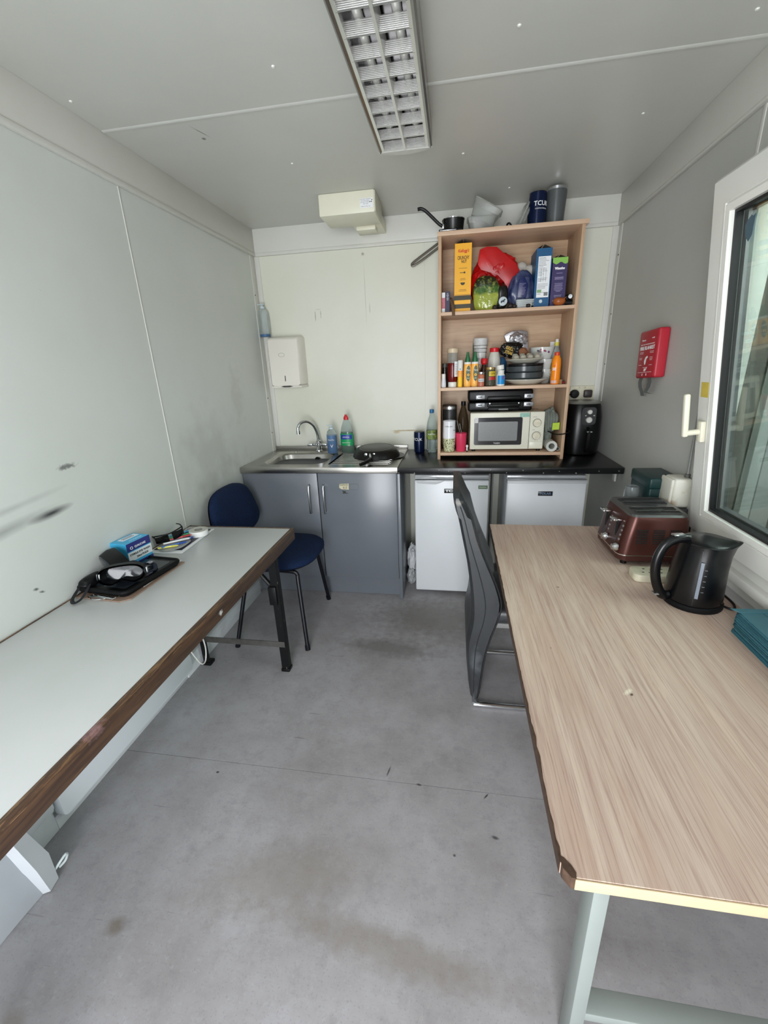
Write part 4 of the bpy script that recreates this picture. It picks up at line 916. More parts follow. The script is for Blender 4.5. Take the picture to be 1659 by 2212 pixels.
bowl_('white bowl with a purple flower spray on top of its stack', (.530, 2.965, Z+.118), .074, .095, True)
# egg tray and packets on the plates
eg = thing('egg_tray', 'grey pulp egg tray resting on the crockery stack', 'egg tray', (.43, 2.86, Z+.148))
b = B().box((.335, 2.80, Z+.150), (.500, 2.90, Z+.153), .001)
for i in range(4):
    for j in range(2): b.lathe([(.017, 0), (.020, .003), (.015, .018), (.011, .019)] if j == 0 else [(.017, 0), (.020, .003), (.014, .028), (.009, .029)], (.357+i*.041, 2.822+j*.045, Z+.152), 10)
obj('tray', b, pm('pulp_tray', (176,172,156), .85, noise_s=30, amt=.12), eg)
t = thing('crisp_packet', 'black crisp packet with gold lettering slumped on the egg tray', 'packet', (.345, 2.90, Z+.185))
obj('packet', B().blob((.335, 2.905, Z+.205), (.066, .024, .042), .16, 1.6, 31, 5, Z+.15, M=None, sq=.8, crease=.3), pm('packet_black', (14,13,12), .25, noise_s=30, amt=.3, bump=.4), t, ang=60)
text('print', 'GRILL', .026, pm('gold_ink', (150,120,40), .4, .4), t, (.322, 2.874, Z+.212), (PI/2, .35, 0), width=.05, bold=.001)
text('print', 'STEAK', .024, pm('gold_ink', (150,120,40), .4, .4), t, (.318, 2.874, Z+.188), (PI/2, .35, 0), width=.05, bold=.001)
foil = pm('foil_silver', (196,194,198), .22, .75, noise_s=16, amt=.35, bump=.5)
t = thing('foil_packet', 'torn silver foil packet standing behind the black packet', 'packet', (.385, 2.95, Z+.20))
obj('packet', B().prism([(.290,1.640),(.302,1.652),(.345,1.668),(.400,1.668),(.432,1.660),(.440,1.60),(.444,1.55),(.430,1.53),(.395,1.535),(.375,1.560),(.340,1.572),(.312,1.585),(.300,1.622)], 'y', 2.945, 2.962, .004)
    .blob((.375, 2.95, 1.615), (.060, .022, .044), .2, 2, 41, 4, crease=.35), foil, t, ang=60)
t = thing('brown_packet', 'brown paper packet wedged between black packet and egg tray', 'packet', (.405, 2.90, Z+.18))
obj('packet', B().blob((.400, 2.895, Z+.190), (.030, .014, .028), .2, 2, 51, 3, Z+.16, crease=.2), pm('kraft', (140,90,60), .7, noise_s=20, amt=.3), t)
single('blue_pouch', B().blob((.292, 2.99, Z+.085), (.030, .03, .085), .15, 1.6, 61, 4, Z+.002, crease=.2), pm('pouch_blue', (50,104,150), .3, noise_s=16, amt=.4), 'crumpled blue pouch at the back beside the red-lidded shaker', 'pouch', loc=(.292, 2.99, Z))
c = (.583, 2.782, Z)
t = jar('sun_spray', 'orange spray bottle with a red cap at the right of the middle shelf', 'bottle', c, [(.023,0),(.0255,.004),(.0265,.04),(.0265,.115),(.024,.142),(.015,.160)], pm('spray_orange', (246,140,22), .25), [(.0145,.158),(.0148,.176),(.012,.180)], pm('cap_orange_red', (206,64,26), .35))
text('print', '50', .022, white_ink, t, (0, 0, Z+.085), None, cyl=(c[0], c[1], .0272, -.55), bold=.0006)
text('print', 'SPF', .009, redink, t, (0, 0, Z+.104), None, cyl=(c[0], c[1], .0272, -.5))
for i in range(6): obj('silver_bar', band(.0268, .006, .022, c, -1.1+i*.22, -.98+i*.22), pm('bar_silver', (196,200,214), .35), t)
c = (.606, 2.925, Z)
t = soda('sports_bottle', 'clear squash bottle with yellow and white sports cap by the right side', c, .238, .032, cl, pm('cap_yellow', (206,196,70), .4))
obj('nozzle', B().lathe([(.010, .238), (.010, .252), (.008, .256)], c, 12), wp, t)
obj('label', band(.0316, .070, .120, c, -1.2, 1.2), pm('label_olive', (120,140,70), .4, noise_s=40, amt=.5, trans=.3), t)
single('white_card', B().box((.585, 3.02, Z), (.640, 3.026, Z+.245), .001), paper, 'upright white card behind the clear squash bottle', 'card', loc=(.61, 3.02, Z))
single('cork', B().cyl((.612, 2.765, Z+.0005), (.613, 2.766, Z+.026), .0085, .0095, 12), pm('cork_brown', (160,124,90), .8, noise_s=90, amt=.4), 'wine cork standing right of the orange spray bottle', 'cork', loc=(.612, 2.765, Z))
single('red_scrap', B().blob((.632, 2.782, Z+.008), (.010, .018, .008), .3, 2, 2, 3, Z+.0005), pm('scrap_red', (130,40,44), .6), 'dark red scrap of packaging in the right corner of the middle shelf', 'scrap', loc=(.632, 2.782, Z))

# ---- bottom shelf
Z = S1
cup_m = NB('cup_pattern'); k = cup_m
sepc = k.n.new('ShaderNodeSeparateXYZ'); k.L.new(k.tc, sepc.inputs[0]); lo_ = k.ramp(sepc.outputs[2], .088, .090, (1,1,1,1), (0,0,0,1))
vv = k.n.new('ShaderNodeTexVoronoi'); vv.inputs['Scale'].default_value = 120; k.L.new(k.tc, vv.inputs['Vector'])
sp_ = k.ramp(vv.outputs['Distance'], .32, .40, (1,1,1,1), (0,0,0,1))
cc = k.mix(lo_, lin((226,228,232)), lin((196,198,160))); cc = k.mix(k.math('MULTIPLY', sp_, lo_), cc, lin((70,76,48))); m_cup = k.out(cc, .2)
c = (-.036, 2.790, Z)
t = thing('travel_cup', 'white travel cup with a speckled green base on the bottom shelf', 'cup', c)
obj('cup', B().lathe([(.028,0),(.034,.004),(.039,.05),(.0405,.10),(.039,.19),(.040,.198),(.037,.198),(.035,.15),(.033,.02)], c, 30), m_cup, t)
text('print', 'Coffee time', .011, black_ink, t, (0, 0, Z+.165), None, cyl=(c[0], c[1], .0402, -.1), shear=.3)
text('print', 'home', .009, black_ink, t, (0, 0, Z+.140), None, cyl=(c[0], c[1], .0406, .9))
c = (-.036, 2.885, Z)
t = thing('thermos_flask', 'black thermos flask with steel band behind the white travel cup', 'flask', c)
obj('flask', B().lathe([(.042,0),(.045,.006),(.046,.255),(.044,.262)], c, 30), pm('flask_black', (36,37,38), .4, noise_s=150, amt=.1), t)
obj('steel_band', B().lathe([(.0465,.262),(.0465,.279),(.044,.280)], c, 30), alu, t)
obj('lid', B().lathe([(.0465,.279),(.046,.287),(.040,.290),(.01,.290)], c, 30), pm('lid_brown', (50,40,34), .4), t)
c = (.052, 2.905, Z)
soda('cola_bottle', 'brown drink bottle with black cap behind the pink cup', c, .305, .036, pm('brown_pet', (92,76,56), .08, trans=.6, ior=1.15), black_p, pm('brown_drink', (96,50,22), .05, trans=.2), .15)
c = (.040, 2.800, Z)
pkm = pm('pink_plastic', (214,58,92), .35, noise_s=8, amt=.06)
single('pink_cup', B().lathe([(.029,0),(.031,.004),(.036,.118),(.034,.118),(.029,.01),(.005,.008)], c, 30), pkm, 'bright pink plastic cup holding cutlery on the bottom shelf', 'cup', loc=c)
single('teaspoon', B().tube([(.045, 2.80, Z+.012), (.030, 2.797, Z+.12), (.012, 2.793, Z+.200)], [.002, .0032], 8), steel, 'long steel handle leaning left out of the pink cup', 'spoon', loc=(.04, 2.8, Z+.01))
single('teaspoon', B().tube([(.050, 2.805, Z+.012), (.042, 2.805, Z+.12), (.028, 2.806, Z+.176)], [.002, .0032], 8), steel, 'shorter steel handle beside the long one in the pink cup', 'spoon', loc=(.045, 2.805, Z+.01))
# microwave
mwc = pm('microwave_cream', (226,225,208), .3, noise_s=7, amt=.04); 
mx0, mx1, my0, my1, mz0, mz1 = .094, .545, 2.782, 3.02, Z+.012, Z+.243
t = thing('microwave', 'cream microwave with two dials on the bottom shelf', 'microwave', ((mx0+mx1)/2, 2.9, Z))
obj('casing', B().box((mx0+.004, my0+.012, mz0), (mx1-.004, my1, mz1-.004), .008), pm('microwave_side', (186,184,166), .35), t)
obj('front_frame', B().box((mx0, my0, mz0), (mx1, my0+.016, mz1), .007, 3), mwc, t)
dx1 = .455
door = obj('door', B().box((mx0+.002, my0-.008, mz0+.002), (dx1, my0, mz1-.002), .004), mwc, t)
def rpanel(x0, x1, z0, z1, r, y0, y1): return B().loft([[(x, y1, z) for x, z in rrect(x0, x1, z0, z1, r, 5)], [(x, y0, z) for x, z in rrect(x0, x1, z0, z1, r, 5)]])
obj('door_surround', rpanel(.120, .412, mz0+.030, mz1-.030, .010, my0-.0095, my0-.0078), pm('glass_black', (44,45,48), .12), door)
wnd = obj('door_window', rpanel(.146, .384, mz0+.056, mz1-.056, .007, my0-.0105, my0-.0093), pm('mesh_grey', (128,130,130), .3, noise_s=300, amt=.15), door)
text('print', 'TOLEDO', .012, white_ink, door, (.262, my0-.0098, mz0+.041), FY, width=.040)
obj('energy_sticker', B().box((.395, my0-.0088, mz1-.030), (.452, my0-.0078, mz1-.006)), pm('sticker_teal', (150,196,180), .4, noise_s=120, amt=.3), door, smooth=False)
obj('tape', B().box((.122, my0-.0102, mz1-.062), (.144, my0-.0094, mz1-.030)), pm('tape_clear', (190,188,190), .3), door, smooth=False)
obj('door_gap', B().box((dx1+.0005, my0-.002, mz0+.003), (dx1+.0025, my0+.001, mz1-.003)), black_m, t, smooth=False)
for zc_ in (mz1-.068, mz0+.085):
    d_ = obj('dial', B().lathe([(.024, 0), (.024, .010), (.0215, .014), (.005, .014)], seg=28, M=M4((.500, my0, zc_), rx=PI/2)), pm('dial_cream', (216,210,190), .3), t)
    obj('dial_ring', B().lathe([(.0262, 0), (.0262, .0012), (.0245, .0012), (.0245, 0)], seg=28, M=M4((.500, my0, zc_), rx=PI/2), cap=False), grey_ink, t)
    obj('pointer', B().box((-.0035, -.020, -.020), (.0035, -.013, .020), .0015, M=M4((.500, my0, zc_), ry=(.25 if zc_ < 1.06 else PI/2))), pm('dial_cream', (216,210,190), .3), d_)
for i in range(9):
    a = -PI*.85+i*PI*1.2/8
    obj('tick', B().box((.500+.032*math.cos(a)-.0012, my0-.0006, mz0+.085+.032*math.sin(a)-.0012), (.500+.032*math.cos(a)+.0012, my0+.0002, mz0+.085+.032*math.sin(a)+.0012)), grey_ink, t, smooth=False)
text('print', 'POWER', .007, grey_ink, t, (.486, my0-.0004, mz1-.032), FY); text('print', 'TIME', .007, grey_ink, t, (.482, my0-.0004, mz0+.120), FY)
obj('release_button', B().box((.462, my0-.004, mz0+.006), (.541, my0+.001, mz0+.046), .003), mwc, t)
for x, y in ((.12, 2.80), (.52, 2.80), (.12, 3.0), (.52, 3.0)): obj('foot', B().cyl((x, y, Z), (x, y, mz0+.002), .012, seg=12), black_p, t)
for i, (z, r_) in enumerate(((Z+.038, .0085), (Z+.014, .0055))):
    single('white_pin', B().cyl((.078, 2.768, z), (.078, 2.758, z), r_, r_*.8, 14).cyl((.078, 2.78, z), (.078, 2.768, z), r_*.3, seg=8).box((.074, 2.766, Z), (.082, 2.778, z)), wp, ['larger white round peg beside the microwave corner', 'smaller white round peg beneath the larger one'][i], 'peg', loc=(.078, 2.768, Z))
# black tool case on the microwave
cz = mz1-.003
t = thing('tool_case', 'black plastic tool case with silver latches lying on the microwave', 'tool case', (.28, 2.93, cz))
obj('lower_shell', B().box((.082, 2.868, cz+.002), (.478, 3.03, cz+.062), .012, 3), black_p, t)
obj('upper_shell', B().box((.080, 2.864, cz+.065), (.480, 3.03, cz+.135), .014, 3), black_p, t)
obj('handle', B().box((.200, 2.845, cz+.030), (.405, 2.868, cz+.048), .006).box((.200, 2.845, cz+.072), (.405, 2.866, cz+.095), .006).box((.205, 2.852, cz+.006), (.400, 2.872, cz+.026), .006), black_p, t)
for x in (.128, .425):
    for z in (.028, .078): 
        l_ = obj('latch', B().box((x, 2.857, cz+z), (x+.058, 2.870, cz+z+.028), .003), pm('latch_silver', (150,152,156), .3, .5), t)
        obj('latch_slot', B().box((x+.014, 2.8562, cz+z+.012), (x+.040, 2.858, cz+z+.017), .001), black_m, l_)
for x in (.215, .392): obj('rivet', B().cyl((x, 2.847, cz+.052), (x, 2.843, cz+.052), .004, seg=10), alu, t)
obj('name_plate', B().box((.272, 2.851, cz+.010), (.330, 2.853, cz+.019)), pm('plate_grey', (110,112,112), .4), t, smooth=False)
# gloves, rolls, note
gv = pm('grey_glove', (122,130,122), .75, noise_s=22, amt=.35, bump=.5)
t = thing('work_gloves', 'bunched grey-green work gloves right of the microwave', 'gloves', (.595, 2.89, Z))
b = B().blob((.590, 2.88, Z+.205), (.040, .05, .050), .2, 1.8, 71, 4, crease=.35)
for i in range(5): b.tube([(.562+i*.015, 2.85, Z+.235-.005*i), (.560+i*.016, 2.828, Z+.195), (.562+i*.014, 2.822, Z+.150-.01*(i % 2)), (.566+i*.012, 2.822, Z+.118+.012*(i % 3))], [.0125, .0085], 8, 3)
b.blob((.585, 2.89, Z+.10), (.028, .05, .10), .2, 1.8, 72, 4, Z+.002, crease=.3)
obj('glove_fabric', b, gv, t, ang=60)
t = thing('film_roll', 'thick roll of white sheeting on the bottom shelf, its open end forward', 'roll', (.592, 2.85, Z+.036))
M = M4((.592, 2.752, Z+.034), rx=-PI/2)
obj('roll', B().lathe([(.033, 0), (.033, .20), (.018, .20), (.018, .002), (.033, 0)], seg=28, cap=False, M=M), pm('sheet_white', (206,208,200), .5, noise_s=20, amt=.08), t)
t = thing('film_roll', 'thin grey cardboard tube right of the thick white roll', 'roll', (.632, 2.85, Z+.02))
M = M4((.632, 2.765, Z+.0165), rx=-PI/2)
obj('roll', B().lathe([(.0115, 0), (.0115, .2), (.009, .2), (.009, .001), (.0115, 0)], seg=20, cap=False, M=M), pm('tube_grey', (150,152,146), .6), t)
single('sticky_note', B().prism([(.596,1.118),(.637,1.121),(.637,1.078),(.596,1.076)], 'y', 2.800, 2.8012), pm('lime_note', (176,206,60), .6), 'lime green sticky note hanging in front of the gloves', 'note', loc=(.617, 2.8, 1.10), smooth=False)
single('power_cable', B().tube([(.560, 2.92, 1.055), (.585, 2.84, 1.06), (.600, 2.775, 1.056), (.630, 2.735, 1.058), (.662, 2.722, 1.066), (.684, 2.735, 1.078), (.673, 2.80, 1.09), (.673, 2.95, 1.18), (.700, 3.075, 1.25), (.762, 3.066, 1.268)], .0035, 8, 6), black_p, 'black cable looping round the right side of the bookcase to the socket', 'cable', loc=(.6, 2.75, 1.05))
# bent steel rod by bookcase
t = thing('steel_hook', 'bent grey steel bar poking out behind the upper left of the bookcase', 'hook', (-.12, 3.085, 2.2))
obj('bar', B().tube([(-.085, 3.085, 2.225), (-.150, 3.082, 2.185), (-.225, 3.078, 2.140), (-.275, 3.075, 2.108), (-.288, 3.075, 2.096), (-.278, 3.075, 2.088), (-.215, 3.078, 2.120), (-.150, 3.082, 2.160), (-.085, 3.085, 2.20)], .007, 8, 4), pm('bar_grey', (120,116,108), .35, .7), t)

# ================================================================== AIR FRYER, SOCKETS
t = thing('air_fryer', 'black air fryer with two round dials at the right end of the worktop', 'air fryer', (.80, 2.95, .905))
af = pm('fryer_black', (10,11,12), .28, noise_s=5, amt=.2, spec=.35)
ac = (.800, 2.955)
def sup(r, z, n=40, sx=1.0, sy=1.08): 
    P = []
    for i in range(n):
        a = 2*PI*i/n; ca, sa = math.cos(a), math.sin(a); P.append((ac[0]+r*sx*math.copysign(abs(ca)**.75, ca), ac[1]+r*sy*math.copysign(abs(sa)**.75, sa), z))
    return P
obj('body', B().loft([sup(.100, .906), sup(.108, .912), sup(.116, 1.00), sup(.113, 1.14), sup(.103, 1.208), sup(.098, 1.222)]), af, t)
obj('lid', B().loft([sup(.100, 1.222), sup(.103, 1.227), sup(.100, 1.233), sup(.070, 1.237), sup(.01, 1.238)]), pm('fryer_lid', (110,112,104), .3), t)
yf = ac[1]-.125
pnl = obj('control_panel', B().loft([[(x, yf+.012, z) for x, z in rrect(.768, .852, 1.100, 1.205, .018, 4)], [(x, yf-.004+.02*(z-1.105), z) for x, z in rrect(.768, .852, 1.100, 1.205, .018, 4)]]), pm('panel_black', (34,35,36), .25), t)
for z, r_ in ((1.178, .0145), (1.130, .0185)):
    obj('dial', B().lathe([(r_, 0), (r_, .012), (r_*.8, .016), (.002, .016)], seg=24, M=M4((.812, yf-.002+.0016, z), rx=PI/2)), pm('dial_silver', (206,206,200), .3, .3), pnl)
for x in (.788, .836): obj('mark', B().box((x, yf-.0045, 1.154), (x+.008, yf-.0025, 1.157)), white_ink, pnl, smooth=False)
dw = obj('drawer_handle', B().tube([(.812, yf+.01, 1.075), (.812, yf-.030, 1.070), (.811, yf-.040, 1.03), (.808, yf-.036, .96), (.806, yf-.022, .945)], .0125, 10, 4), black_p, t)
text('print', 'TOWER', .009, white_ink, t, (.812, yf-.0465, 1.062), FY)
t = thing('double_socket', 'white double wall socket between bookcase and right corner', 'socket', (.83, YB, 1.26))
obj('faceplate', B().box((.752, YB-.010, 1.228), (.905, YB-.0005, 1.318), .003), cream, t)
for x in (.80, .86):
    obj('switch', B().box((x-.010+.012*(1 if x < .83 else -1), YB-.013, 1.300), (x+.002+.012*(1 if x < .83 else -1), YB-.009, 1.313), .001), pm('switch_cream', (206,200,180), .35), t)
single('plug', B().lathe([(.027, 0), (.027, .03), (.022, .038), (.01, .039)], seg=20, M=M4((.778, YB-.0105, 1.268), rx=PI/2)), black_p, 'round black plug in the left socket', 'plug', loc=(.778, YB-.01, 1.268))
single('plug', B().box((.836, YB-.048, 1.244), (.886, YB-.0105, 1.292), .008), pm('plug_brown', (58,50,50), .4), 'square dark brown plug in the right socket', 'plug', loc=(.86, YB-.01, 1.268))

# ================================================================== TOWEL DISPENSER, BOTTLE ON IT
t = thing('towel_dispenser', 'white plastic paper towel dispenser on the back wall above the sink', 'dispenser', (-1.18, YB, 1.38))
dm = pm('dispenser_white', (228,224,214), .3, noise_s=5, amt=.03)
def dl(y, e, zt): return [(x, y, z) for x, z in rrect(-1.308+e, -1.058-e, 1.385, 1.712-zt, .018, 5)]
b = B().loft([dl(YB-.0005, 0, .0), dl(YB-.05, .0, .0), dl(YB-.105, .012, .012), dl(YB-.118, .022, .026)])
obj('cover', b, dm, t, ang=50)
obj('tray', B().loft([[(x, y, z) for x, y, z in ((-1.308, YB-.0005, 1.372), (-1.058, YB-.0005, 1.372), (-1.074, YB-.108, 1.372), (-1.292, YB-.108, 1.372))], [(x, y, z) for x, y, z in ((-1.308, YB-.0005, 1.386), (-1.058, YB-.0005, 1.386), (-1.072, YB-.112, 1.386), (-1.294, YB-.112, 1.386))]]), dm, t)
obj('paper_slot', B().prism([(-1.225, 1.3795), (-1.20, 1.3855), (-1.16, 1.3855), (-1.135, 1.3795), (-1.16, 1.374), (-1.20, 1.374)], 'y', YB-.1135, YB-.10), pm('slot_shadow', (60,60,58), .7), t, smooth=False)
obj('slot_line', B().box((-1.29, YB-.1125, 1.3845), (-1.075, YB-.10, 1.3865)), pm('slot_shadow', (60,60,58), .7), t, smooth=False)
obj('level_window', B().box((-1.187, YB-.1195, 1.415), (-1.182, YB-.117, 1.452), .0005), black_m, t)
obj('oval_mark', B().tube([(-1.195+.022*math.cos(a), YB-.1182, 1.590+.0125*math.sin(a)) for a in [2*PI*i/24 for i in range(24)]], .0008, 6, closed=True), grey_ink, t)
c = (-1.320, 3.055, 1.7125)
t = pump_bottle('soap_bottle', 'almost empty clear pump bottle on top of the towel dispenser', c, .215, .036, blue_l, .018)
t.children[0].data.materials[0] = pm('grey_clear', (222,228,228), .08, trans=.9, ior=1.12)

# ================================================================== FIRE BLANKET
fb_r = pm('blanket_red', (178,36,52), .38, noise_s=6, amt=.06)
t = thing('fire_blanket', 'red fire blanket case on the right wall with two grey pull tapes', 'fire blanket', (XR, 2.32, 1.39)); t.rotation_euler = (math.radians(-3), 0, 0)
obj('case', B().box((-.050, -.105, .0), (-.0005, .105, .215), .010, 3), fb_r, t, world=False)
def wtext(s, sz_, y, z, w=None, m=white_ink, bold=0):
    M_ = wm(t) @ Matrix.Translation((-.0506, y, z)) 
    o = text('print', s, sz_, m, None, (0, 0, 0), FXN, width=w, bold=bold, world=False); o.data.transform(Matrix.Translation((-.0508, y, z))); o.parent = t
wtext('FIRE BLANKET', .022, 0, .135, .160, bold=.0008); wtext('firexo', .012, .045, .172, .04); wtext('EN 1869', .007, -.055, .176)
wtext('PULL TAPES TO RELEASE BLANKET', .006, 0, .152, .15)
for (y, z, w_) in ((.055, .118, .04), (.055, .112, .036), (-.055, .118, .04), (-.055, .112, .036), (.06, .092, .03), (.06, .086, .026), (-.055, .092, .03), (-.055, .086, .03), (-.055, .080, .024), (.06, .060, .03), (-.055, .058, .03), (0, .026, .15), (.0, .048, .05)):
    obj('print_line', B().box((-.0509, y-w_/2, z-.0008), (-.0503, y+w_/2, z+.0008)), white_ink, t, smooth=False, world=False)
obj('figure_print', B().prism([(.012,.060),(.018,.078),(.006,.094),(-.012,.100),(-.020,.092),(-.004,.086),(.000,.072),(.002,.062)], 'x', -.0509, -.0503), white_ink, t, smooth=False, world=False)
obj('figure_print', B().prism([(.012,.032),(.006,.046),(-.006,.040),(-.016,.048),(-.018,.040),(-.004,.030)], 'x', -.0509, -.0503), white_ink, t, smooth=False, world=False)
for y in (.022, -.022): text_ = obj('print_digit', B().box((-.0509, y-.003, .010), (-.0503, y+.003, .020)), white_ink, t, smooth=False, world=False)
tape = pm('grey_tape', (110,114,112), .7, noise_s=40, amt=.15)
for y, s in ((.078, 1), (-.014, -1)):
    obj('pull_tape', B().loft([[(x-.030+.0, y-.022, z), (x-.028, y-.022, z), (x-.028, y+.022, z), (x-.030, y+.022, z)] for x, z, in ((0, .004), (-.004*s, -.02), (0, -.045), (.01*s, -.066), (.016, -.080-.006*s))]), tape, t, world=False)

# ================================================================== LEFT TABLE (white top, worn brown edge)
k = NB('white_laminate_top')
cc = k.mix(k.ramp(k.noise(k.tc, 2.2, 5), .35, .7), lin((206,208,209)), lin((198,201,200)))
for c_, r_, rz, st in (((-.36,-.45,0),(.05,.0015,.1),.35,.5), ((-.30,-.30,0),(.03,.0014,.1),.2,.45), ((-.45,.28,0),(.01,.001,.1),.3,.5), ((-.38,-.86,0),(.09,.0012,.1),-.15,.45), ((-.22,-.62,0),(.004,.003,.1),0,.6), ((-.40,.02,0),(.06,.001,.1),.4,.4)):
    cc = k.mix(k.math('MULTIPLY', k.blotch(c_, r_, rz, .3, 50, .5, 'z'), st), cc, lin((110,112,108)))
k.bump(k.noise(k.tc, 420, 1), .06, .0006); m_t1 = k.out(cc, .3)
k = NB('worn_brown_edge')
v = k.map(scale=(30, 2.0, 30)); n1 = k.noise(v, 2.4, 6, .65, .5); n2 = k.noise(k.map(scale=(60, 3, 90)), 2.0, 5, .7)
cc = k.mix(k.ramp(n1, .35, .65), lin((92,66,46)), lin((56,40,32))); cc = k.mix(k.ramp(n2, .66, .72), cc, lin((170,134,92)))
se = k.n.new('ShaderNodeSeparateXYZ'); k.L.new(k.tc, se.inputs[0])
arr = k.math('ADD', se.outputs[2], k.math('MULTIPLY', k.math('SUBTRACT', k.noise(k.map(scale=(1, 5, 1)), 3, 5, .7), .5), .03))
ar = k.math('MULTIPLY', k.ramp(arr, -.010, -.004), k.ramp(k.noise(k.map(scale=(1, 3, 1)), 2.3, 4), .42, .52))
ramp_arr = k.math('MULTIPLY', k.ramp(k.math('ADD', arr, .02), .008, .014), k.ramp(k.noise(k.map(scale=(60, 4, 60)), 2.6, 6, .75), .50, .57))
cc = k.mix(k.math('MULTIPLY', ramp_arr, .6), cc, lin((140,108,74)))
cc = k.mix(k.math('MULTIPLY', k.blotch((.28, -.37, 0), (.03,.040,.02), 0, .1, 90, 1.2, 'z'), .5), cc, lin((160,124,130)))
cc = k.mix(k.math('MULTIPLY', k.blotch((.29, .17, -.035), (.03,.012,.012), 0, .3, 90, 1.0, 'z'), .95), cc, lin((232,232,228)))
k.bump(n1, .4, .002); m_e1 = k.out(cc, .5)
t = thing('trestle_table', 'long white-topped table with a worn dark brown edge along the left wall', 'table', (-1.07, 1.0, .742))
LXR, LYF, LY0 = -.788, 1.895, -.30
obj('table_top', B().box((-1.350, LY0, .700), (LXR-.016, LYF-.014, .742), .001), m_t1, t)
obj('edge_strip', B().box((LXR-.016, LY0, .683), (LXR, LYF, .7435), .003, 2), m_e1, t)
obj('edge_strip', B().box((-1.350, LYF-.014, .690), (LXR-.016, LYF, .7425), .0015, 2), m_e1, t)
obj('edge_strip', B().box((-1.357, LY0, .690), (-1.350, LYF, .7435), .001, 1), m_e1, t)
bsm = pm('chipped_black_steel', (24,24,26), .35, .3, noise_s=45, amt=.1, col2=(30,30,30))
k = NB('chipped_black_paint'); cc = k.mix(k.ramp(k.noise(k.map(scale=(40, 40, 12)), 1.6, 5, .7), .66, .70), lin((9,9,10)), lin((140,134,128))); bsm = k.out(cc, .45, 0, .3)
for yl, q in ((1.745, 1), (.15, 1)):
    lf = obj('leg', B().box((-.872, yl-.018, .0), (-.834, yl-.014, .70)).box((-.838, yl-.016, 0), (-.834, yl+.018, .70)).box((-.876, yl-.024, 0), (-.830, yl+.022, .018), .004), bsm, t)
    obj('leg', B().box((-1.318, yl-.018, .0), (-1.280, yl-.014, .70)).box((-1.318, yl-.016, 0), (-1.314, yl+.018, .70)).box((-1.322, yl-.024, 0), (-1.276, yl+.022, .018), .004), bsm, t)
    obj('cross_bar', B().box((-1.30, yl-.020, .150), (-.84, yl-.016, .182)), pm('flat_bar_grey', (104,102,98), .45, .5, noise_s=20, amt=.4), t)
    obj('top_bar', B().box((-1.32, yl-.016, .672), (-.83, yl+.016, .700)), bsm, t)
    obj('brace', B().tube([(-.855, yl, .44), (-.90, yl+.12, .53), (-.96, yl+.30, .69)] if yl > 1 and False else [(-.856, yl+.01, .45), (-.935, yl+.015, .55), (-1.02, yl+.02, .672)], .011, 8), bsm, t)
    obj('brace_hook', B().box((-.885, yl-.03, .40), (-.845, yl-.02, .50), .004), bsm, t)
# heater, cables and sheet below the table
hp = pm('heater_white', (226,232,236), .3)
t = thing('panel_heater', 'long white panel heater on the left wall beneath the table', 'heater', (-1.30, 1.2, .07))
obj('body', B().prism(rrect(.85, 1.615, .064, .48, .022, 5), 'x', -1.335, -1.298, .004), hp, t)
obj('wall_bracket', B().box((XL+.001, .95, .14), (-1.335, 1.50, .40), .002), hp, t)
single('loop_cable', B().tube([(-1.29, 1.585, .24), (-1.275, 1.615, .14), (-1.268, 1.645, .075), (-1.268, 1.680, .075), (-1.270, 1.700, .14), (-1.275, 1.69, .22), (-1.285, 1.655, .30)], .0035, 8, 5), white_p, 'white cable looping down at the far end of the panel heater', 'cable', loc=(-1.27, 1.7, .1))
t = thing('trunking_box', 'white wall trunking behind the near end of the panel heater', 'trunking', (-1.34, .8, .1))
obj('body', B().box((XL+.001, .40, .102), (-1.325, .845, .24), .004), m_sk, t)
obj('lid', B().box((-1.325, .40, .115), (-1.321, .845, .225), .003), m_sk, t)
shm = pm('sheet_plastic_white', (230,235,240), .35, noise_s=3, amt=.08)
t = thing('plastic_board', 'white plastic sheet standing under the near end of the left table', 'sheet', (-1.21, .4, 0))
def wav(y, z): return -1.222+.012*math.sin(y*9+z*5)-.03*(z-.1)
Ys = [-.1+i*.82/16 for i in range(17)]; Zs = [.004+i*.55/10 for i in range(11)]
tb = bmesh.new()
def ze(y, z): return max(z, .004)
g = [[tb.verts.new((wav(y, z), y-(.0 if j else 0)-.10*(z/.55)*(1 if y > .6 else 0), z)) for j, z in enumerate(Zs)] for y in Ys]
for i in range(16):
    for j in range(10): tb.faces.new((g[i][j], g[i+1][j], g[i+1][j+1], g[i][j+1]))
r_ = bmesh.ops.solidify(tb, geom=tb.faces[:], thickness=.004)
b = B(); b._merge(tb); obj('sheet', b, shm, t)
obj('folded_flap', B().loft([[(-1.232, .705, .004), (-1.212, .715, .004), (-1.205, .680, .004), (-1.222, .67, .004)], [(-1.245, .70, .14), (-1.20, .71, .13), (-1.180, .655, .14), (-1.22, .645, .14)], [(-1.255, .66, .34), (-1.22, .67, .34), (-1.20, .63, .34), (-1.235, .61, .34)]]), shm, t)
obj('corner_clip', B().tube([(-1.218, .712, .035), (-1.206, .73, .055), (-1.200, .748, .065), (-1.206, .756, .05), (-1.212, .748, .032), (-1.218, .73, .028)], .004, 8, 3), pm('clip_pale', (206,216,216), .25), t)

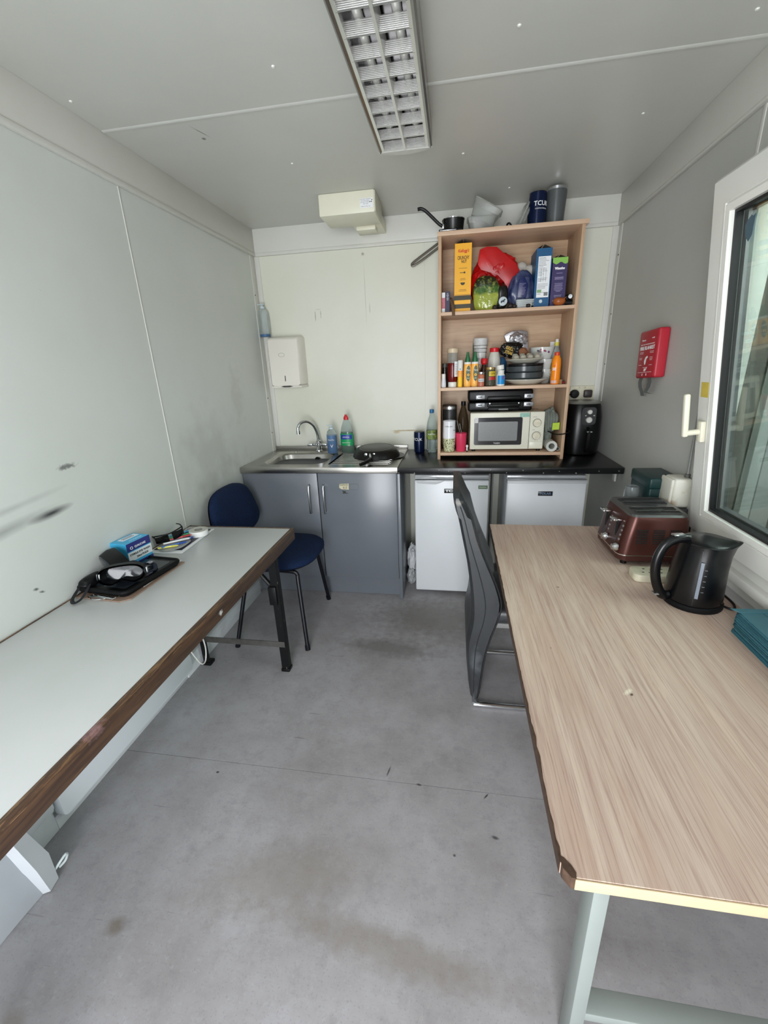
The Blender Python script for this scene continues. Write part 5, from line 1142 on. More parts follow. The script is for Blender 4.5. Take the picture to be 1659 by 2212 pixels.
# ---- things on the left table
ZT = .7428
t = thing('clipboard', 'brown clipboard under the tablet at the near end of the clutter', 'clipboard', (-1.22, 1.32, ZT))
R_ = Matrix.Translation((-1.215, 1.315, 0)) @ Matrix.Rotation(math.radians(-4), 4, 'Z')
obj('board', B().prism([(-.115,-.165),(.075,-.165),(.102,-.140),(.092,.160),(-.115,.160)], 'z', ZT, ZT+.004, M=R_), pm('hardboard_brown', (150,126,110), .5, noise_s=60, amt=.15), t)
obj('clip', B().box((-.06, -.160, ZT+.0045), (.035, -.150, ZT+.010), .001, M=R_).tube([(-.055, -.155, ZT+.012), (-.02, -.130, ZT+.020), (.03, -.155, ZT+.014)], .002, 6, M=None) if False else B().box((-.06, -.160, ZT+.0045), (.035, -.145, ZT+.009), .001, M=R_), alu, t)
b = B(); 
for pts in ([(-.06,-.165),(-.02,-.178),(.01,-.170),(.02,-.155)], [(-.05,-.150),(.0,-.156),(.045,-.160)], [(.045,-.168),(.05,-.15),(.052,-.140)]):
    b.tube([tuple(R_ @ Vector((x, y, ZT+.010))) for x, y in pts], .0018, 6, 3)
obj('wire_loop', b, chrome, t)
single('paper_sheet', B().prism([(-1.345,1.275),(-1.135,1.25),(-1.132,1.480),(-1.345,1.50)], 'z', ZT+.0042, ZT+.0050), paper, 'white paper on the clipboard, showing right of the tablet', 'paper', loc=(-1.24, 1.4, ZT), smooth=False)
tz = ZT+.0055
t = thing('rugged_tablet', 'black rugged tablet lying on the clipboard', 'tablet', (-1.24, 1.32, tz)); t.rotation_euler = (0, 0, math.radians(-6))
obj('body', B().prism(rrect(-.108, .112, -.142, .138, .022, 4), 'z', 0, .020, .004), black_p, t, world=False)
obj('screen', B().prism(rrect(-.085, .089, -.116, .112, .008, 3), 'z', .0195, .0205), pm('tablet_glass', (40,46,54), .08), t, world=False)
obj('bumper', B().tube([(x, y, .016) for x, y in rrect(-.108, .112, -.142, .138, .022, 4)], .0085, 8, closed=True), black_m, t, world=False)
# hand strap loop
single('hand_strap', B().tube([(-1.345, 1.200, .775), (-1.340, 1.165, .762), (-1.325, 1.128, .752), (-1.300, 1.112, .751), (-1.292, 1.135, .756), (-1.300, 1.175, .772), (-1.312, 1.205, .785)], .0065, 8, 5, flat=.35), pm('strap_black', (22,24,28), .7), 'black strap loop hanging forward off the tablet', 'strap', loc=(-1.32, 1.15, .75))
# two masks / goggles
gog = pm('smoke_lens', (52,58,64), .1, trans=.35); rub = pm('black_rubber', (9,10,12), .45, spec=.3)
def goggles(name, label, c, rz, s=1.0, ry=0):
    t = thing(name, label, 'goggles', c); t.rotation_euler = (math.radians(12), ry, rz)
    L0 = []
    def prof(w, h, y, nose): return [(w*math.copysign(abs(math.cos(a))**.7, math.cos(a))*s, y*s, (h*math.copysign(abs(math.sin(a))**.8, math.sin(a))+(nose*max(0, 1-abs(math.cos(a))*3.5) if math.sin(a) < 0 else 0)+.036)*s) for a in [2*PI*i/36 for i in range(36)]]
    obj('frame', B().loft([prof(.078, .036, .045, .018), prof(.082, .040, .02, .016), prof(.070, .034, -.012, .010), prof(.064, .029, -.012, .010), prof(.072, .033, .02, .014), prof(.070, .030, .045, .018)], cap=False), rub, t, world=False, ang=60)
    obj('lens', B().loft([prof(.066, .031, -.012, .010), prof(.060, .028, -.017, .010), prof(.01, .005, -.020, 0)], cap='end'), gog, t, world=False)
    for sx in (-1, 1): obj('buckle', B().box((sx*.078*s-.006, .012*s, .026*s), (sx*.078*s+.006, .030*s, .048*s), .002), pm('buckle_steel', (150,156,160), .2, .8), t, world=False)
    return t
goggles('safety_goggles', 'black goggles with smoky lens lying on the tablet, nearer the front', (-1.19, 1.235, tz+.028), math.radians(28+180), .98)
goggles('safety_goggles', 'black goggles leaning against the wall behind the front pair', (-1.292, 1.300, tz+.030), math.radians(-30), 1.0, .1)
t = thing('goggle_strap', 'coiled black and blue elastic straps between goggles and tablet screen', 'strap', (-1.2, 1.33, tz+.021))
obj('strap', B().tube([(-1.275, 1.30, tz+.050), (-1.24, 1.345, tz+.055), (-1.20, 1.335, tz+.040), (-1.165, 1.30, tz+.034), (-1.15, 1.34, tz+.026), (-1.19, 1.385, tz+.028), (-1.23, 1.372, tz+.030)], .008, 8, 5, flat=.4), pm('strap_navy', (18,28,52), .6), t)
obj('buckle', B().box((-1.205, 1.365, tz+.030), (-1.185, 1.385, tz+.040), .003), chrome, t)
single('case_pouch', B().blob((-1.325, 1.225, tz+.032), (.028, .05, .024), .15, 1.5, 14, 4, tz+.001), rub, 'soft black pouch at the wall end of the tablet', 'pouch', loc=(-1.325, 1.225, tz))
# eye wash box
ec = (-1.314, 1.432, ZT+.0055)
t = thing('eye_wash_box', 'blue and white sterile eye wash carton standing behind the tablet', 'carton', ec); t.rotation_euler = (0, 0, math.radians(-8))
w, d, h = .086, .116, .112
ecy = pm('eyewash_cyan', (66,178,224), .4); enb = pm('eyewash_navy', (44,48,120), .4); ewh = pm('eyewash_white', (234,238,242), .45)
obj('carton', B().box((-w/2, -d/2, 0), (w/2, d/2, h), .0008, 1), ecy, t, world=False, smooth=False)
e = .0006
o = obj('front_panel', B().box((w/2, -d/2, .036), (w/2+e, d/2, .074)), ewh, t, world=False, smooth=False)
obj('navy_band', B().box((w/2, -d/2, .078), (w/2+e, d/2, h)), enb, t, world=False, smooth=False); obj('navy_band', B().box((w/2, -d/2, 0), (w/2+e, d/2, .026)), enb, t, world=False, smooth=False)
obj('side_panel_print', B().box((-w/2+.012, -d/2-e, .012), (w/2-.012, -d/2, .058)), ewh, t, world=False, smooth=False)
for i in range(7): obj('print_line', B().box((-w/2+.016, -d/2-e*1.6, .050-i*.0055), (w/2-.024-(i % 3)*.006, -d/2-e, .0515-i*.0055)), grey_ink, t, world=False, smooth=False)
obj('top_label', B().box((-w/2+.012, -.03, h), (-w/2+.042, .050, h+e)), ewh, t, world=False, smooth=False)
for i in range(2): obj('print_line', B().box((-w/2+.020+i*.010, -.02, h+e), (-w/2+.023+i*.010, .035, h+e*1.8)), pm('ink_navy', (40,50,90), .5), t, world=False, smooth=False)
def et(s, sz_, y, z, m, wd_=None, bold=0):
    o = text('print', s, sz_, m, None, (w/2+e*1.4, y, z), FXP, width=wd_, bold=bold, world=False); o.parent = t; return o
et('QUALICARE', .012, .006, .090, ewh, .055, .0003); et('STERILE EYE WASH', .011, 0, .062, black_ink, .100, .0004); et('20ml PODS', .011, .008, .046, black_ink, .058, .0004); et('20ml PODS', .012, .022, .013, ewh, .05, .0004)
obj('logo', B().tube([(w/2+e, -.036+.006*math.cos(a), .090+.005*math.sin(a)) for a in [2*PI*i/12 for i in range(12)]], .0012, 6, closed=True), ewh, t, world=False)
o = text('print', 'Eye Wash Pods', .009, ewh, None, (.022, .01, h+e), (0, 0, PI/2), world=False, width=.06); o.parent = t
# papers and bits
single('magazine', B().prism([(-1.345,1.545),(-1.180,1.555),(-1.195,1.850),(-1.345,1.842)], 'z', ZT, ZT+.0012), paper, 'white printed sheet under the magazine at the far end', 'paper', loc=(-1.26, 1.7, ZT), smooth=False).name = 'printed_sheet'
t = thing('magazine', 'dark-covered leaflet lying on the white sheet under the tape', 'leaflet', (-1.27, 1.7, ZT+.0013))
obj('cover', B().prism([(-1.335,1.578),(-1.202,1.585),(-1.210,1.842),(-1.335,1.835)], 'z', ZT+.0014, ZT+.0035), pm('leaflet_dark', (58,56,74), .35, noise_s=9, amt=.2), t, smooth=False)
obj('white_strip', B().prism([(-1.320,1.605),(-1.225,1.61),(-1.225,1.625),(-1.320,1.622)], 'z', ZT+.0035, ZT+.0038), paper, t, smooth=False)
pz = ZT+.0044
t = thing('pen_pouch', 'clear plastic pouch spilling pens beside the eye wash box', 'pouch', (-1.27, 1.64, pz))
obj('pouch', B().blob((-1.268, 1.632, pz+.004), (.062, .078, .006), .08, 2, 3, 4, pz-.0005), pm('pouch_clear', (226,228,226), .15, trans=.6, noise_s=20, amt=.1), t)
pens = [((-1.30,1.56),(-1.225,1.60),(216,206,60),'yellow pen nearest the eye wash box'), ((-1.285,1.565),(-1.205,1.64),(40,80,160),'blue pen lying on the clear pouch'), ((-1.300,1.60),(-1.215,1.68),(226,228,226),'white pen lying across the clear pouch'),
        ((-1.28,1.64),(-1.21,1.70),(40,70,140),'dark blue pen pointing towards the tape roll'), ((-1.33,1.66),(-1.255,1.74),(60,170,110),'green pen behind the sunglasses'), ((-1.315,1.63),(-1.235,1.72),(196,60,70),'red pen between sunglasses and tape roll'), ((-1.34,1.70),(-1.27,1.79),(70,170,220),'pale blue pen furthest along by the wall')]
for i, (a, b_, cl_, lb_) in enumerate(pens):
    z0_ = pz+.014+.002*(i % 3); M_ = None
    dx, dy = b_[0]-a[0], b_[1]-a[1]
    t = thing('pen', lb_, 'pen', ((a[0]+b_[0])/2, (a[1]+b_[1])/2, z0_))
    obj('barrel', B().cyl((a[0], a[1], z0_), (a[0]+dx*.7, a[1]+dy*.7, z0_), .0042, seg=8).cyl((a[0]+dx*.92, a[1]+dy*.92, z0_), (b_[0], b_[1], z0_), .003, .0008, 8), pm('pen_body_%d' % i, tuple(min(255, v+40) for v in cl_), .3), t)
    obj('cap', B().cyl((a[0]+dx*.66, a[1]+dy*.66, z0_), (a[0]+dx*.94, a[1]+dy*.94, z0_), .0052, .0044, 8), pm('pen_cap_%d' % i, cl_, .3), t)
t = thing('sunglasses', 'black wraparound safety sunglasses on the pens near the wall', 'glasses', (-1.305, 1.66, pz+.02)); t.rotation_euler = (math.radians(8), math.radians(-8), math.radians(48))
gl_ = pm('lens_black', (10,10,12), .06)
for sx in (-1, 1):
    obj('lens', B().loft([[(sx*(.008+.055*u), -.028+.022*u*u+o_, .002+(.040 if q else 0)*(1-.25*u)) for u, q in [(i/6, 0) for i in range(7)]+[(i/6, 1) for i in range(6, -1, -1)]] for o_ in (0, .0025)]), gl_, t, world=False)
    obj('arm', B().tube([(sx*.062, -.006, .032), (sx*.066, .04, .030), (sx*.060, .095, .014)], .0032, 6, 3), black_p, t, world=False)
obj('bridge', B().tube([(-.064, -.006, .041), (-.03, -.024, .043), (0, -.030, .042), (.03, -.024, .043), (.064, -.006, .041)], .0030, 8, 3), black_p, t, world=False)
for i, (x, y) in enumerate(((-1.325, 1.795), (-1.300, 1.830), (-1.275, 1.845))):
    t = thing('key', ['key nearest the wall in the small bunch', 'middle key in the small bunch behind the tape', 'key nearest the tape roll in the bunch'][i], 'key', (x, y, pz))
    obj('bow', B().lathe([(.011, 0), (.011, .0024), (.004, .0024), (.004, 0)], (x, y, pz+.0005+.0026*i), 14, cap=False).box((x+.009, y-.003, pz+.0007+.0026*i), (x+.034, y+.003, pz+.0026+.0026*i)), chrome, t)
single('key_ring', B().tube([(-1.312+.016*math.cos(a), 1.812+.016*math.sin(a), pz+.009) for a in [2*PI*i/16 for i in range(16)]], .0012, 6, closed=True), chrome, 'thin metal ring joining the bunch of keys', 'ring', loc=(-1.31, 1.81, pz))
tc_ = (-1.226, 1.765, ZT+.0040)
t = thing('tape_roll', 'roll of white electrical tape at the far end of the leaflet', 'tape', tc_)
obj('tape', B().lathe([(.043, 0), (.0435, .002), (.0435, .0245), (.043, .026), (.019, .026), (.0185, .001), (.043, 0)], tc_, 32, cap=False), pm('tape_white', (236,236,234), .35), t)
obj('side_face', B().lathe([(.0425, .0262), (.019, .0262)], tc_, 32, cap=False), pm('tape_side', (200,198,188), .5, noise_s=60, amt=.08), t)
obj('core', B().lathe([(.0190, .001), (.0190, .0268), (.0165, .0268), (.0165, .001), (.0190, .001)], tc_, 24, cap=False), pm('core_grey', (150,148,144), .5), t)

# ================================================================== BLUE CHAIR
bf = NB('blue_fabric'); k = bf; cc = k.mix(k.ramp(k.noise(k.tc, 90, 3), .4, .65), lin((4,30,66)), lin((3,21,50))); k.bump(k.noise(k.tc, 500, 1), .3, .001); m_bf = k.out(cc, .85, 0, .3)
t = thing('visitor_chair', 'blue fabric chair with black tubular legs at the end of the white table', 'chair', (-1.0, 2.18, 0))
def spad(cx_, cy_, a, b_, z, p=.72, n=36): return [(cx_+a*math.copysign(abs(math.cos(u))**p, math.cos(u)), cy_+b_*math.copysign(abs(math.sin(u))**p, math.sin(u)), z) for u in [2*PI*i/n for i in range(n)]]
obj('seat', B().loft([spad(-.985, 2.195, .195, .225, .455), spad(-.985, 2.195, .218, .238, .470), spad(-.985, 2.195, .218, .238, .485), spad(-.985, 2.195, .200, .222, .500), spad(-.985, 2.195, .10, .11, .505)]), m_bf, t, ang=60)
obj('seat_shell', B().loft([spad(-.985, 2.195, .18, .20, .440), spad(-.985, 2.195, .212, .232, .462)]), black_p, t)
def bpad(o, e):
    P = []
    for i in range(36):
        u = 2*PI*i/36; yy_ = math.copysign(abs(math.cos(u))**.62, math.cos(u)); zz_ = math.copysign(abs(math.sin(u))**.62, math.sin(u))
        w_ = .240-e-.034*zz_; y = 2.195+w_*yy_; z = .712+(.155-e)*zz_
        P.append((-1.272-.16*(z-.58)+.30*(y-2.195)**2+o, y, z))
    return P
obj('backrest', B().loft([bpad(-.012, .02), bpad(.0, .0), bpad(.022, .0), bpad(.036, .018), bpad(.040, .10)]), m_bf, t, ang=60)
obj('back_shell', B().loft([bpad(-.024, .03), bpad(-.012, .008)]), black_p, t)
bt = pm('black_tube', (9,10,20), .42, noise_s=30, amt=.3, spec=.35)
legs = {'nf': (-.795, 1.912), 'ff': (-.832, 2.462), 'nr': (-1.210, 1.895), 'fr': (-1.235, 2.455)}
for key, top in (('nf', (-.845, 2.00)), ('ff', (-.865, 2.385)), ('nr', (-1.135, 2.00)), ('fr', (-1.135, 2.385))):
    x, y = legs[key]; sx = -1 if 'f' == key[1] else 1
    obj('leg', B().tube([(x, y, .008), (top[0]-(top[0]-x)*.15, top[1]-(top[1]-y)*.15, .375), (top[0], top[1], .425), (top[0]+sx*.03, top[1], .442), (top[0]+sx*.15, top[1], .446)], .0115, 10, 4).cyl((x, y, 0), (x+(top[0]-x)*.07, y+(top[1]-y)*.07, .028), .0145, .0145, 10), bt, t)
for y in (2.06, 2.33):
    obj('back_upright', B().tube([(-1.08, y, .448), (-1.20, y, .448), (-1.265, y, .475), (-1.278, y, .56), (-1.300, y, .72)], .010, 8, 4), bt, t)

# ================================================================== GREY CANTILEVER CHAIR
k = NB('grey_leatherette'); cc = k.mix(k.ramp(k.noise(k.tc, 8, 5), .4, .7), lin((50,52,55)), lin((40,42,44)))
cc = k.mix(k.math('MULTIPLY', k.blotch((-.235, -.20, .97), (.03,.05,.012), 0, .3, 60, .8, 'x'), .6), cc, lin((140,136,130))); cc = k.mix(k.math('MULTIPLY', k.blotch((-.14,-.21,.22), (.03,.05,.10), .2, .2, 30, .9, 'x'), .4), cc, lin((100,106,110)))
k.bump(k.noise(k.tc, 260, 2), .25, .001); m_gc = k.out(cc, .38)
gcx, gcy0, gcy1 = .25, 1.625, 2.035
t = thing('cantilever_chair', 'dark grey high-backed chair with chrome runners pushed up to the wood-effect table', 'chair', (gcx, 1.83, 0))
rear = [(-.004,1.022),(-.002,.985),(.022,.887),(.038,.808),(.060,.70),(.078,.574),(.084,.48),(.083,.418),(.070,.35),(.064,.304),(.066,.24),(.071,.188),(.080,.09),(.092,.012)]
front = [(.028,1.024),(.050,.975),(.078,.912),(.104,.814),(.135,.73),(.162,.668),(.188,.602),(.207,.54),(.211,.499),(.201,.442),(.176,.358),(.160,.29),(.149,.22),(.140,.12),(.131,.030)]
def interp(P, z):
    for (xa, za), (xb, zb) in zip(P, P[1:]):
        if za >= z >= zb: return xa+(xb-xa)*(za-z)/(za-zb)
    return P[0][0] if z > P[0][1] else P[-1][0]
zs = [1.018, 1.0, .975, .94, .90, .86, .81, .76, .71, .66, .61, .56, .52, .48, .44, .40, .36, .32, .28, .22, .16, .10, .05, .014]
loops = []
for j in range(15):
    v_ = j/14; y = gcy0+(gcy1-gcy0)*v_; e_ = (abs(v_-.5)*2)
    rnd = .012*max(0, (e_-.86)/.14)**2
    con = -.018*(1-e_**2)       # back dished between its wings
    L_ = []
    for z in zs:
        zz2 = z-(.030*e_**6 if z > .9 else 0)
        L_.append((interp(rear, z)+rnd, y, zz2))
    for z in reversed(zs):
        zz2 = z-(.030*e_**6 if z > .9 else 0)
        L_.append((interp(front, z)-rnd+con*(1 if z > .5 else 0), y, zz2))
    loops.append(L_)
obj('backrest', B().loft(loops), m_gc, t, ang=50)
pipe = []
obj('piping', B().tube([(interp(front, z)-.004, gcy0+.006, z-.028 if z > .97 else z) for z in [.99-.02*i for i in range(48)]], .0032, 6), pm('piping_grey', (40,42,44), .4), t)
obj('piping', B().tube([(.5*(interp(rear, z)+interp(front, z))-.006, gcy0-.0005, z) for z in [.955-.03*i for i in range(31)]], .0022, 6), pm('piping_grey', (40,42,44), .4), t)
obj('seat', B().box((.165, gcy0+.01, .415), (.595, gcy1-.01, .485), .025, 4), m_gc, t)
obj('seat_base', B().box((.19, gcy0+.02, .392), (.58, gcy1-.02, .416), .004), pm('underside_grey', (120,120,118), .6), t)
for y in (gcy0-.028, gcy1-.05):
    obj('runner', B().tube([(.105, y, .014), (.30, y, .014), (.545, y, .014), (.575, y, .030), (.580, y, .06), (.572, y, .25), (.560, y, .38), (.54, y, .398), (.30, y, .400)], .0125, 12, 4), chrome, t)
obj('cross_runner', B().cyl((.108, gcy0-.028, .014), (.108, gcy1-.05, .014), .0125, seg=12), chrome, t)

# ================================================================== RIGHT TABLE
k = NB('oak_effect_top')
v = k.map(scale=(17, .9, 1), rot=(0, 0, math.radians(7))); n1 = k.noise(v, 2.0, 7, .62, .7); n2 = k.noise(k.map(scale=(60, 1.6, 1), rot=(0,0,math.radians(7))), 2.2, 4, .65); n3 = k.noise(k.map(scale=(5, .7, 1), rot=(0,0,math.radians(5))), 1.8, 4, .5, 1.0)
n5 = k.noise(k.map(scale=(150, 2.2, 1), rot=(0,0,math.radians(7))), 2.0, 3, .6)
cc = k.mix(k.ramp(n1, .36, .66), lin((207,187,171)), lin((188,163,148))); cc = k.mix(k.math('MULTIPLY', k.ramp(n2, .50, .66), .55), cc, lin((158,128,117)))
cc = k.mix(k.math('MULTIPLY', k.ramp(n3, .45, .75), .40), cc, lin((196,164,142)))
cc = k.mix(k.math('MULTIPLY', k.ramp(k.noise(k.map(scale=(60, 1.6, 1), rot=(0,0,math.radians(5))), 3.1, 5, .7), .62, .68), .45), cc, lin((140,96,86)))
for c_, r_, rz, st, cl_ in (((-.133,-.353,0),(.007,.018,.1),.8,.9,(236,226,206)), ((-.128,-.362,0),(.004,.006,.1),.6,.95,(60,42,30)), ((-.186,.155,0),(.006,.004,.1),0,.9,(70,50,38)), ((-.28,-.2,0),(.003,.004,.1),0,.6,(110,86,66))):
    cc = k.mix(k.math('MULTIPLY', k.blotch(c_, r_, rz, .35, 70, .5, 'z'), st), cc, lin(cl_))
cc = k.mix(k.math('MULTIPLY', k.ramp(n5, .54, .60), .32), cc, lin((150,116,104)))
k.bump(n2, .18, .0012); m_t2 = k.out(cc, .42)
t = thing('office_table', 'wood-effect table with metal frame in front of the window', 'table', (.554, 1.26, .73))
TX0, TX1, TY0, TY1, TZ = .178, .898, .478, 2.035, .730
out_ = [(TX0+.016, TY0+.001), (TX1, TY0), (TX1, TY1), (TX0, TY1), (TX0, TY0+.020)]
obj('table_top', B().prism(out_, 'z', TZ-.0245, TZ, .0006), m_t2, t, smooth=False)
obj('edge_band', B().box((TX0+.018, TY0-.002, TZ-.024), (TX1, TY0+.0002, TZ-.0012), .0004), pm('edge_cream', (196,176,142), .45, noise_s=25, amt=.12), t)
dke = pm('bare_chipboard', (84,62,48), .9, noise_s=70, amt=.5, bump=.4)
random.seed(2)
pp = [(TX0-.0012, TY1)]; y = TY1
while y > TY0+.022:
    pp.append((TX0+random.choice((.0003, .0006, .0012, .0022, .004 if y < .75 else .0008)), y)); y -= random.uniform(.006, .03)
pp += [(TX0+.002, TY0+.022), (TX0-.0012, TY0+.020)]
obj('chipped_edge', B().prism(pp, 'z', TZ-.024, TZ+.0007), dke, t, smooth=False)
obj('chipped_corner', B().prism([(TX0-.0012, TY0+.032), (TX0+.007, TY0+.028), (TX0+.016, TY0+.018), (TX0+.021, TY0+.008), (TX0+.019, TY0-.001), (TX0+.012, TY0-.0005), (TX0+.002, TY0+.012)], 'z', TZ-.0235, TZ+.0009), dke, t, smooth=False)
fm = pm('painted_frame', (148,156,152), .4, .2, noise_s=9, amt=.06)
for ya, yb in ((.555, .605), (1.90, 1.95)):
    for x in ((.262, .84) if ya < 1 else (.42, .84)):
        obj('leg', B().box((x, ya, .0), (x+.028, yb, TZ-.026), .002), fm, t)
    obj('frame_rail', B().box((.262 if ya < 1 else .42, ya, TZ-.052), (.868, yb, TZ-.0255), .002), fm, t)
    obj('frame_rail', B().box((.289 if ya < 1 else .447, ya+.002, .165), (.84, yb-.002, .190), .002), fm, t)
for x in (.45, .844): obj('frame_rail', B().box((x, .605, TZ-.050), (x+.020, 1.90, TZ-.0255), .002), fm, t)

# ---- toaster
tt = thing('toaster', 'metallic brown four-slot toaster on the far end of the wood-effect table', 'toaster', (.745, 1.735, TZ)); tt.rotation_euler = (0, 0, math.radians(1.5))
brn = pm('bronze_metallic', (80,45,39), .3, .5, noise_s=300, amt=.08)
def tl(x0, x1, y0, y1, z, r): return [(x, y, z) for x, y in rrect(x0, x1, y0, y1, r, 6)]
z0_ = .014
obj('base', B().loft([tl(-.108, .112, -.118, .118, z0_, .03), tl(-.124, .124, -.130, .130, z0_+.010, .035), tl(-.126, .126, -.132, .132, z0_+.030, .035)]), pm('bronze_dark', (78,46,42), .35, .4), tt, world=False)
obj('chrome_strip', B().loft([tl(-.127, .127, -.133, .133, z0_+.030, .036), tl(-.127, .127, -.133, .133, z0_+.034, .036)]), chrome, tt, world=False)
obj('body', B().loft([tl(-.126, .126, -.132, .132, z0_+.034, .035), tl(-.116, .122, -.129, .129, z0_+.10, .034), tl(-.104, .114, -.126, .126, z0_+.165, .034), tl(-.098, .108, -.121, .121, z0_+.182, .032)]), brn, tt, world=False, ang=50)
obj('top_plate', B().loft([tl(-.098, .108, -.121, .121, z0_+.182, .032), tl(-.094, .104, -.117, .117, z0_+.190, .03), tl(-.085, .095, -.108, .108, z0_+.191, .026)]), pm('toaster_top', (92,92,92), .28, .7), tt, world=False, ang=50)
for y in (-.086, -.040, .030, .076):
    sl = obj('slot', B().box((-.070, y-.012, z0_+.1905), (.086, y+.012, z0_+.1925), .001), pm('slot_black', (12,12,12), .8), tt, world=False)
    obj('slot_rim', B().tube([(x, yy_, z0_+.192) for x, yy_ in rrect(-.071, .087, y-.013, y+.013, .004, 2)], .0018, 6, closed=True), pm('slot_rim_dark', (60,60,60), .3, .6), tt, world=False)
for gx in (-.052, .005, .062):
    for i in range(7):
        z = z0_+.080+i*.0085; 
        obj('vent_slit', B().box((gx-.020, -.1325+.0185*(z-.05)*.9, z), (gx+.020, -.1265+.0185*(z-.05)*.9, z+.0042), .001), pm('slot_black', (12,12,12), .8), tt, world=False)
def cx_(z): return -.126+(z-z0_-.034)*.165
for y in (-.055, .055):
    obj('lever_slot', B().box((cx_(.11)-.003, y-.004, z0_+.055), (cx_(.11)+.003, y+.004, z0_+.150), .001, M=None), pm('slot_black', (12,12,12), .8), tt, world=False)
    obj('control_strip', B().prism([(cx_(z0_+.05)-.0012, z0_+.050), (cx_(z0_+.155)-.0012, z0_+.155), (cx_(z0_+.155)+.003, z0_+.155), (cx_(z0_+.05)+.003, z0_+.05)], 'y', y-.022, y+.022), pm('strip_brown', (58,36,34), .3, .3), tt, world=False)
    obj('lever', B().box((cx_(z0_+.15)-.032, y-.022, z0_+.150), (cx_(z0_+.15)+.0, y+.022, z0_+.158), .003), chrome, tt, world=False)
    obj('browning_knob', B().lathe([(.016, 0), (.016, .006), (.012, .014), (.012, .020), (.003, .021)], seg=20, M=M4((cx_(z0_+.055)-.001, y-.045, z0_+.055), ry=-PI/2)), chrome, tt, world=False)
    for i in range(4): obj('button', B().lathe([(.005, 0), (.005, .003), (.001, .004)], seg=12, M=M4((cx_(z0_+.085+i*.018)-.0, y-.040, z0_+.085+i*.018), ry=-PI/2)), pm('button_pale', (150,150,150), .3, .6), tt, world=False)
for x in (-.09, .09):
    for y in (-.095, .095): obj('foot', B().cyl((x, y, 0), (x, y, z0_+.002), .012, seg=12), black_p, tt, world=False)
# ---- kettle
kc = (.768, 1.358)
t = thing('kettle', 'black plastic jug kettle near the window on the wood-effect table', 'kettle', (kc[0], kc[1], TZ))
kb = pm('kettle_black', (7,8,11), .27, noise_s=30, amt=.3)
obj('power_base', B().lathe([(.082, 0), (.084, .003), (.084, .014), (.080, .018), (.01, .018)], (kc[0], kc[1], TZ), 36), black_m, t)
def kl(rx, ry, z, off=0, sp=0):
    P = []
    for i in range(48):
        a = 2*PI*i/48; s_ = max(0, math.cos(a-math.radians(-12)))**14*sp
        P.append((kc[0]+off+(rx+s_)*math.cos(a), kc[1]+(ry+s_*.2)*math.sin(a), TZ+z+s_*.25))
    return P
obj('body', B().loft([kl(.078, .078, .018), kl(.080, .080, .026), kl(.078, .078, .07), kl(.074, .074, .13, .002), kl(.071, .071, .175, .005, .004), kl(.070, .070, .200, .007, .012), kl(.071, .071, .212, .008, .022), kl(.067, .067, .214, .008, .018)]), kb, t, ang=50)
obj('lid', B().loft([kl(.066, .066, .2135, .008, .016), kl(.060, .060, .219, .008, .010), kl(.02, .02, .222, .006)]), kb, t, ang=60)
# handle towards -x, slightly towards the camera
hd_ = Vector((-.985, -.17, 0)).normalized()
hp_ = [(.050, .222), (.085, .224), (.118, .205), (.135, .165), (.136, .115), (.122, .065), (.100, .030), (.080, .028)]
obj('handle', B().tube([(kc[0]+hd_.x*r_, kc[1]+hd_.y*r_, TZ+z) for r_, z in hp_], .0125, 12, 5, flat=1.2), kb, t)
obj('lid_button', B().box((-.018, -.010, 0), (.018, .010, .006), .003, M=M4((kc[0]+hd_.x*.084, kc[1]+hd_.y*.084, TZ+.234), rz=.17)), chrome, t)
obj('switch', B().box((-.014, -.010, -.003), (.014, .010, .003), .0015, M=M4((kc[0]+hd_.x*.116, kc[1]+hd_.y*.116, TZ+.036), rz=.17)), alu, t)
# water window on the side towards the camera
wa = math.radians(-112)
def kpt(a, z, r_): return (kc[0]+r_*math.cos(a), kc[1]+r_*math.sin(a), TZ+z)
def kr(z): return .0800-(z-.03)*.055
P_ = []
for z in (.050, .09, .13, .168): P_.append([kpt(wa-.055, z, kr(z)+.0005), kpt(wa+.055, z, kr(z)+.0005), kpt(wa+.055, z, kr(z)+.0024), kpt(wa-.055, z, kr(z)+.0024)])
obj('water_window', B().loft(P_), pm('gauge_grey', (120,128,140), .2), t)
for z in (.018, .2): pass
P_ = []
for z in (.022, .09, .15, .205): P_.append([kpt(wa-.085, z, kr(z)), kpt(wa-.070, z, kr(z)), kpt(wa-.070, z, kr(z)+.0018), kpt(wa-.085, z, kr(z)+.0018)])
obj('moulded_seam', B().loft(P_), kb, t)
for i, s in enumerate(('1', '1.5', '1.7L')):
    pass
for i in range(5): 
    z = .072+i*.018; obj('level_mark', B().loft([[kpt(wa+.11+q, z+h_, kr(z)+.0010) for q in (0, .09)]+[kpt(wa+.11+q, z+h_, kr(z)-.0005) for q in (.09, 0)] for h_ in (0, .0018)]), pm('mark_grey', (110,114,120), .4), t)
single('kettle_cable', B().tube([(kc[0]+.075, kc[1]-.03, TZ+.0045), (.865, 1.31, TZ+.0045), (.884, 1.345, TZ+.0045), (.886, 1.42, TZ+.0045), (.887, 1.50, TZ+.0045), (.880, 1.56, TZ+.0045), (.84, 1.575, TZ+.0045)], .0035, 8, 6), black_p, 'black flex running from the kettle along the window wall', 'cable', loc=(.88, 1.4, TZ))
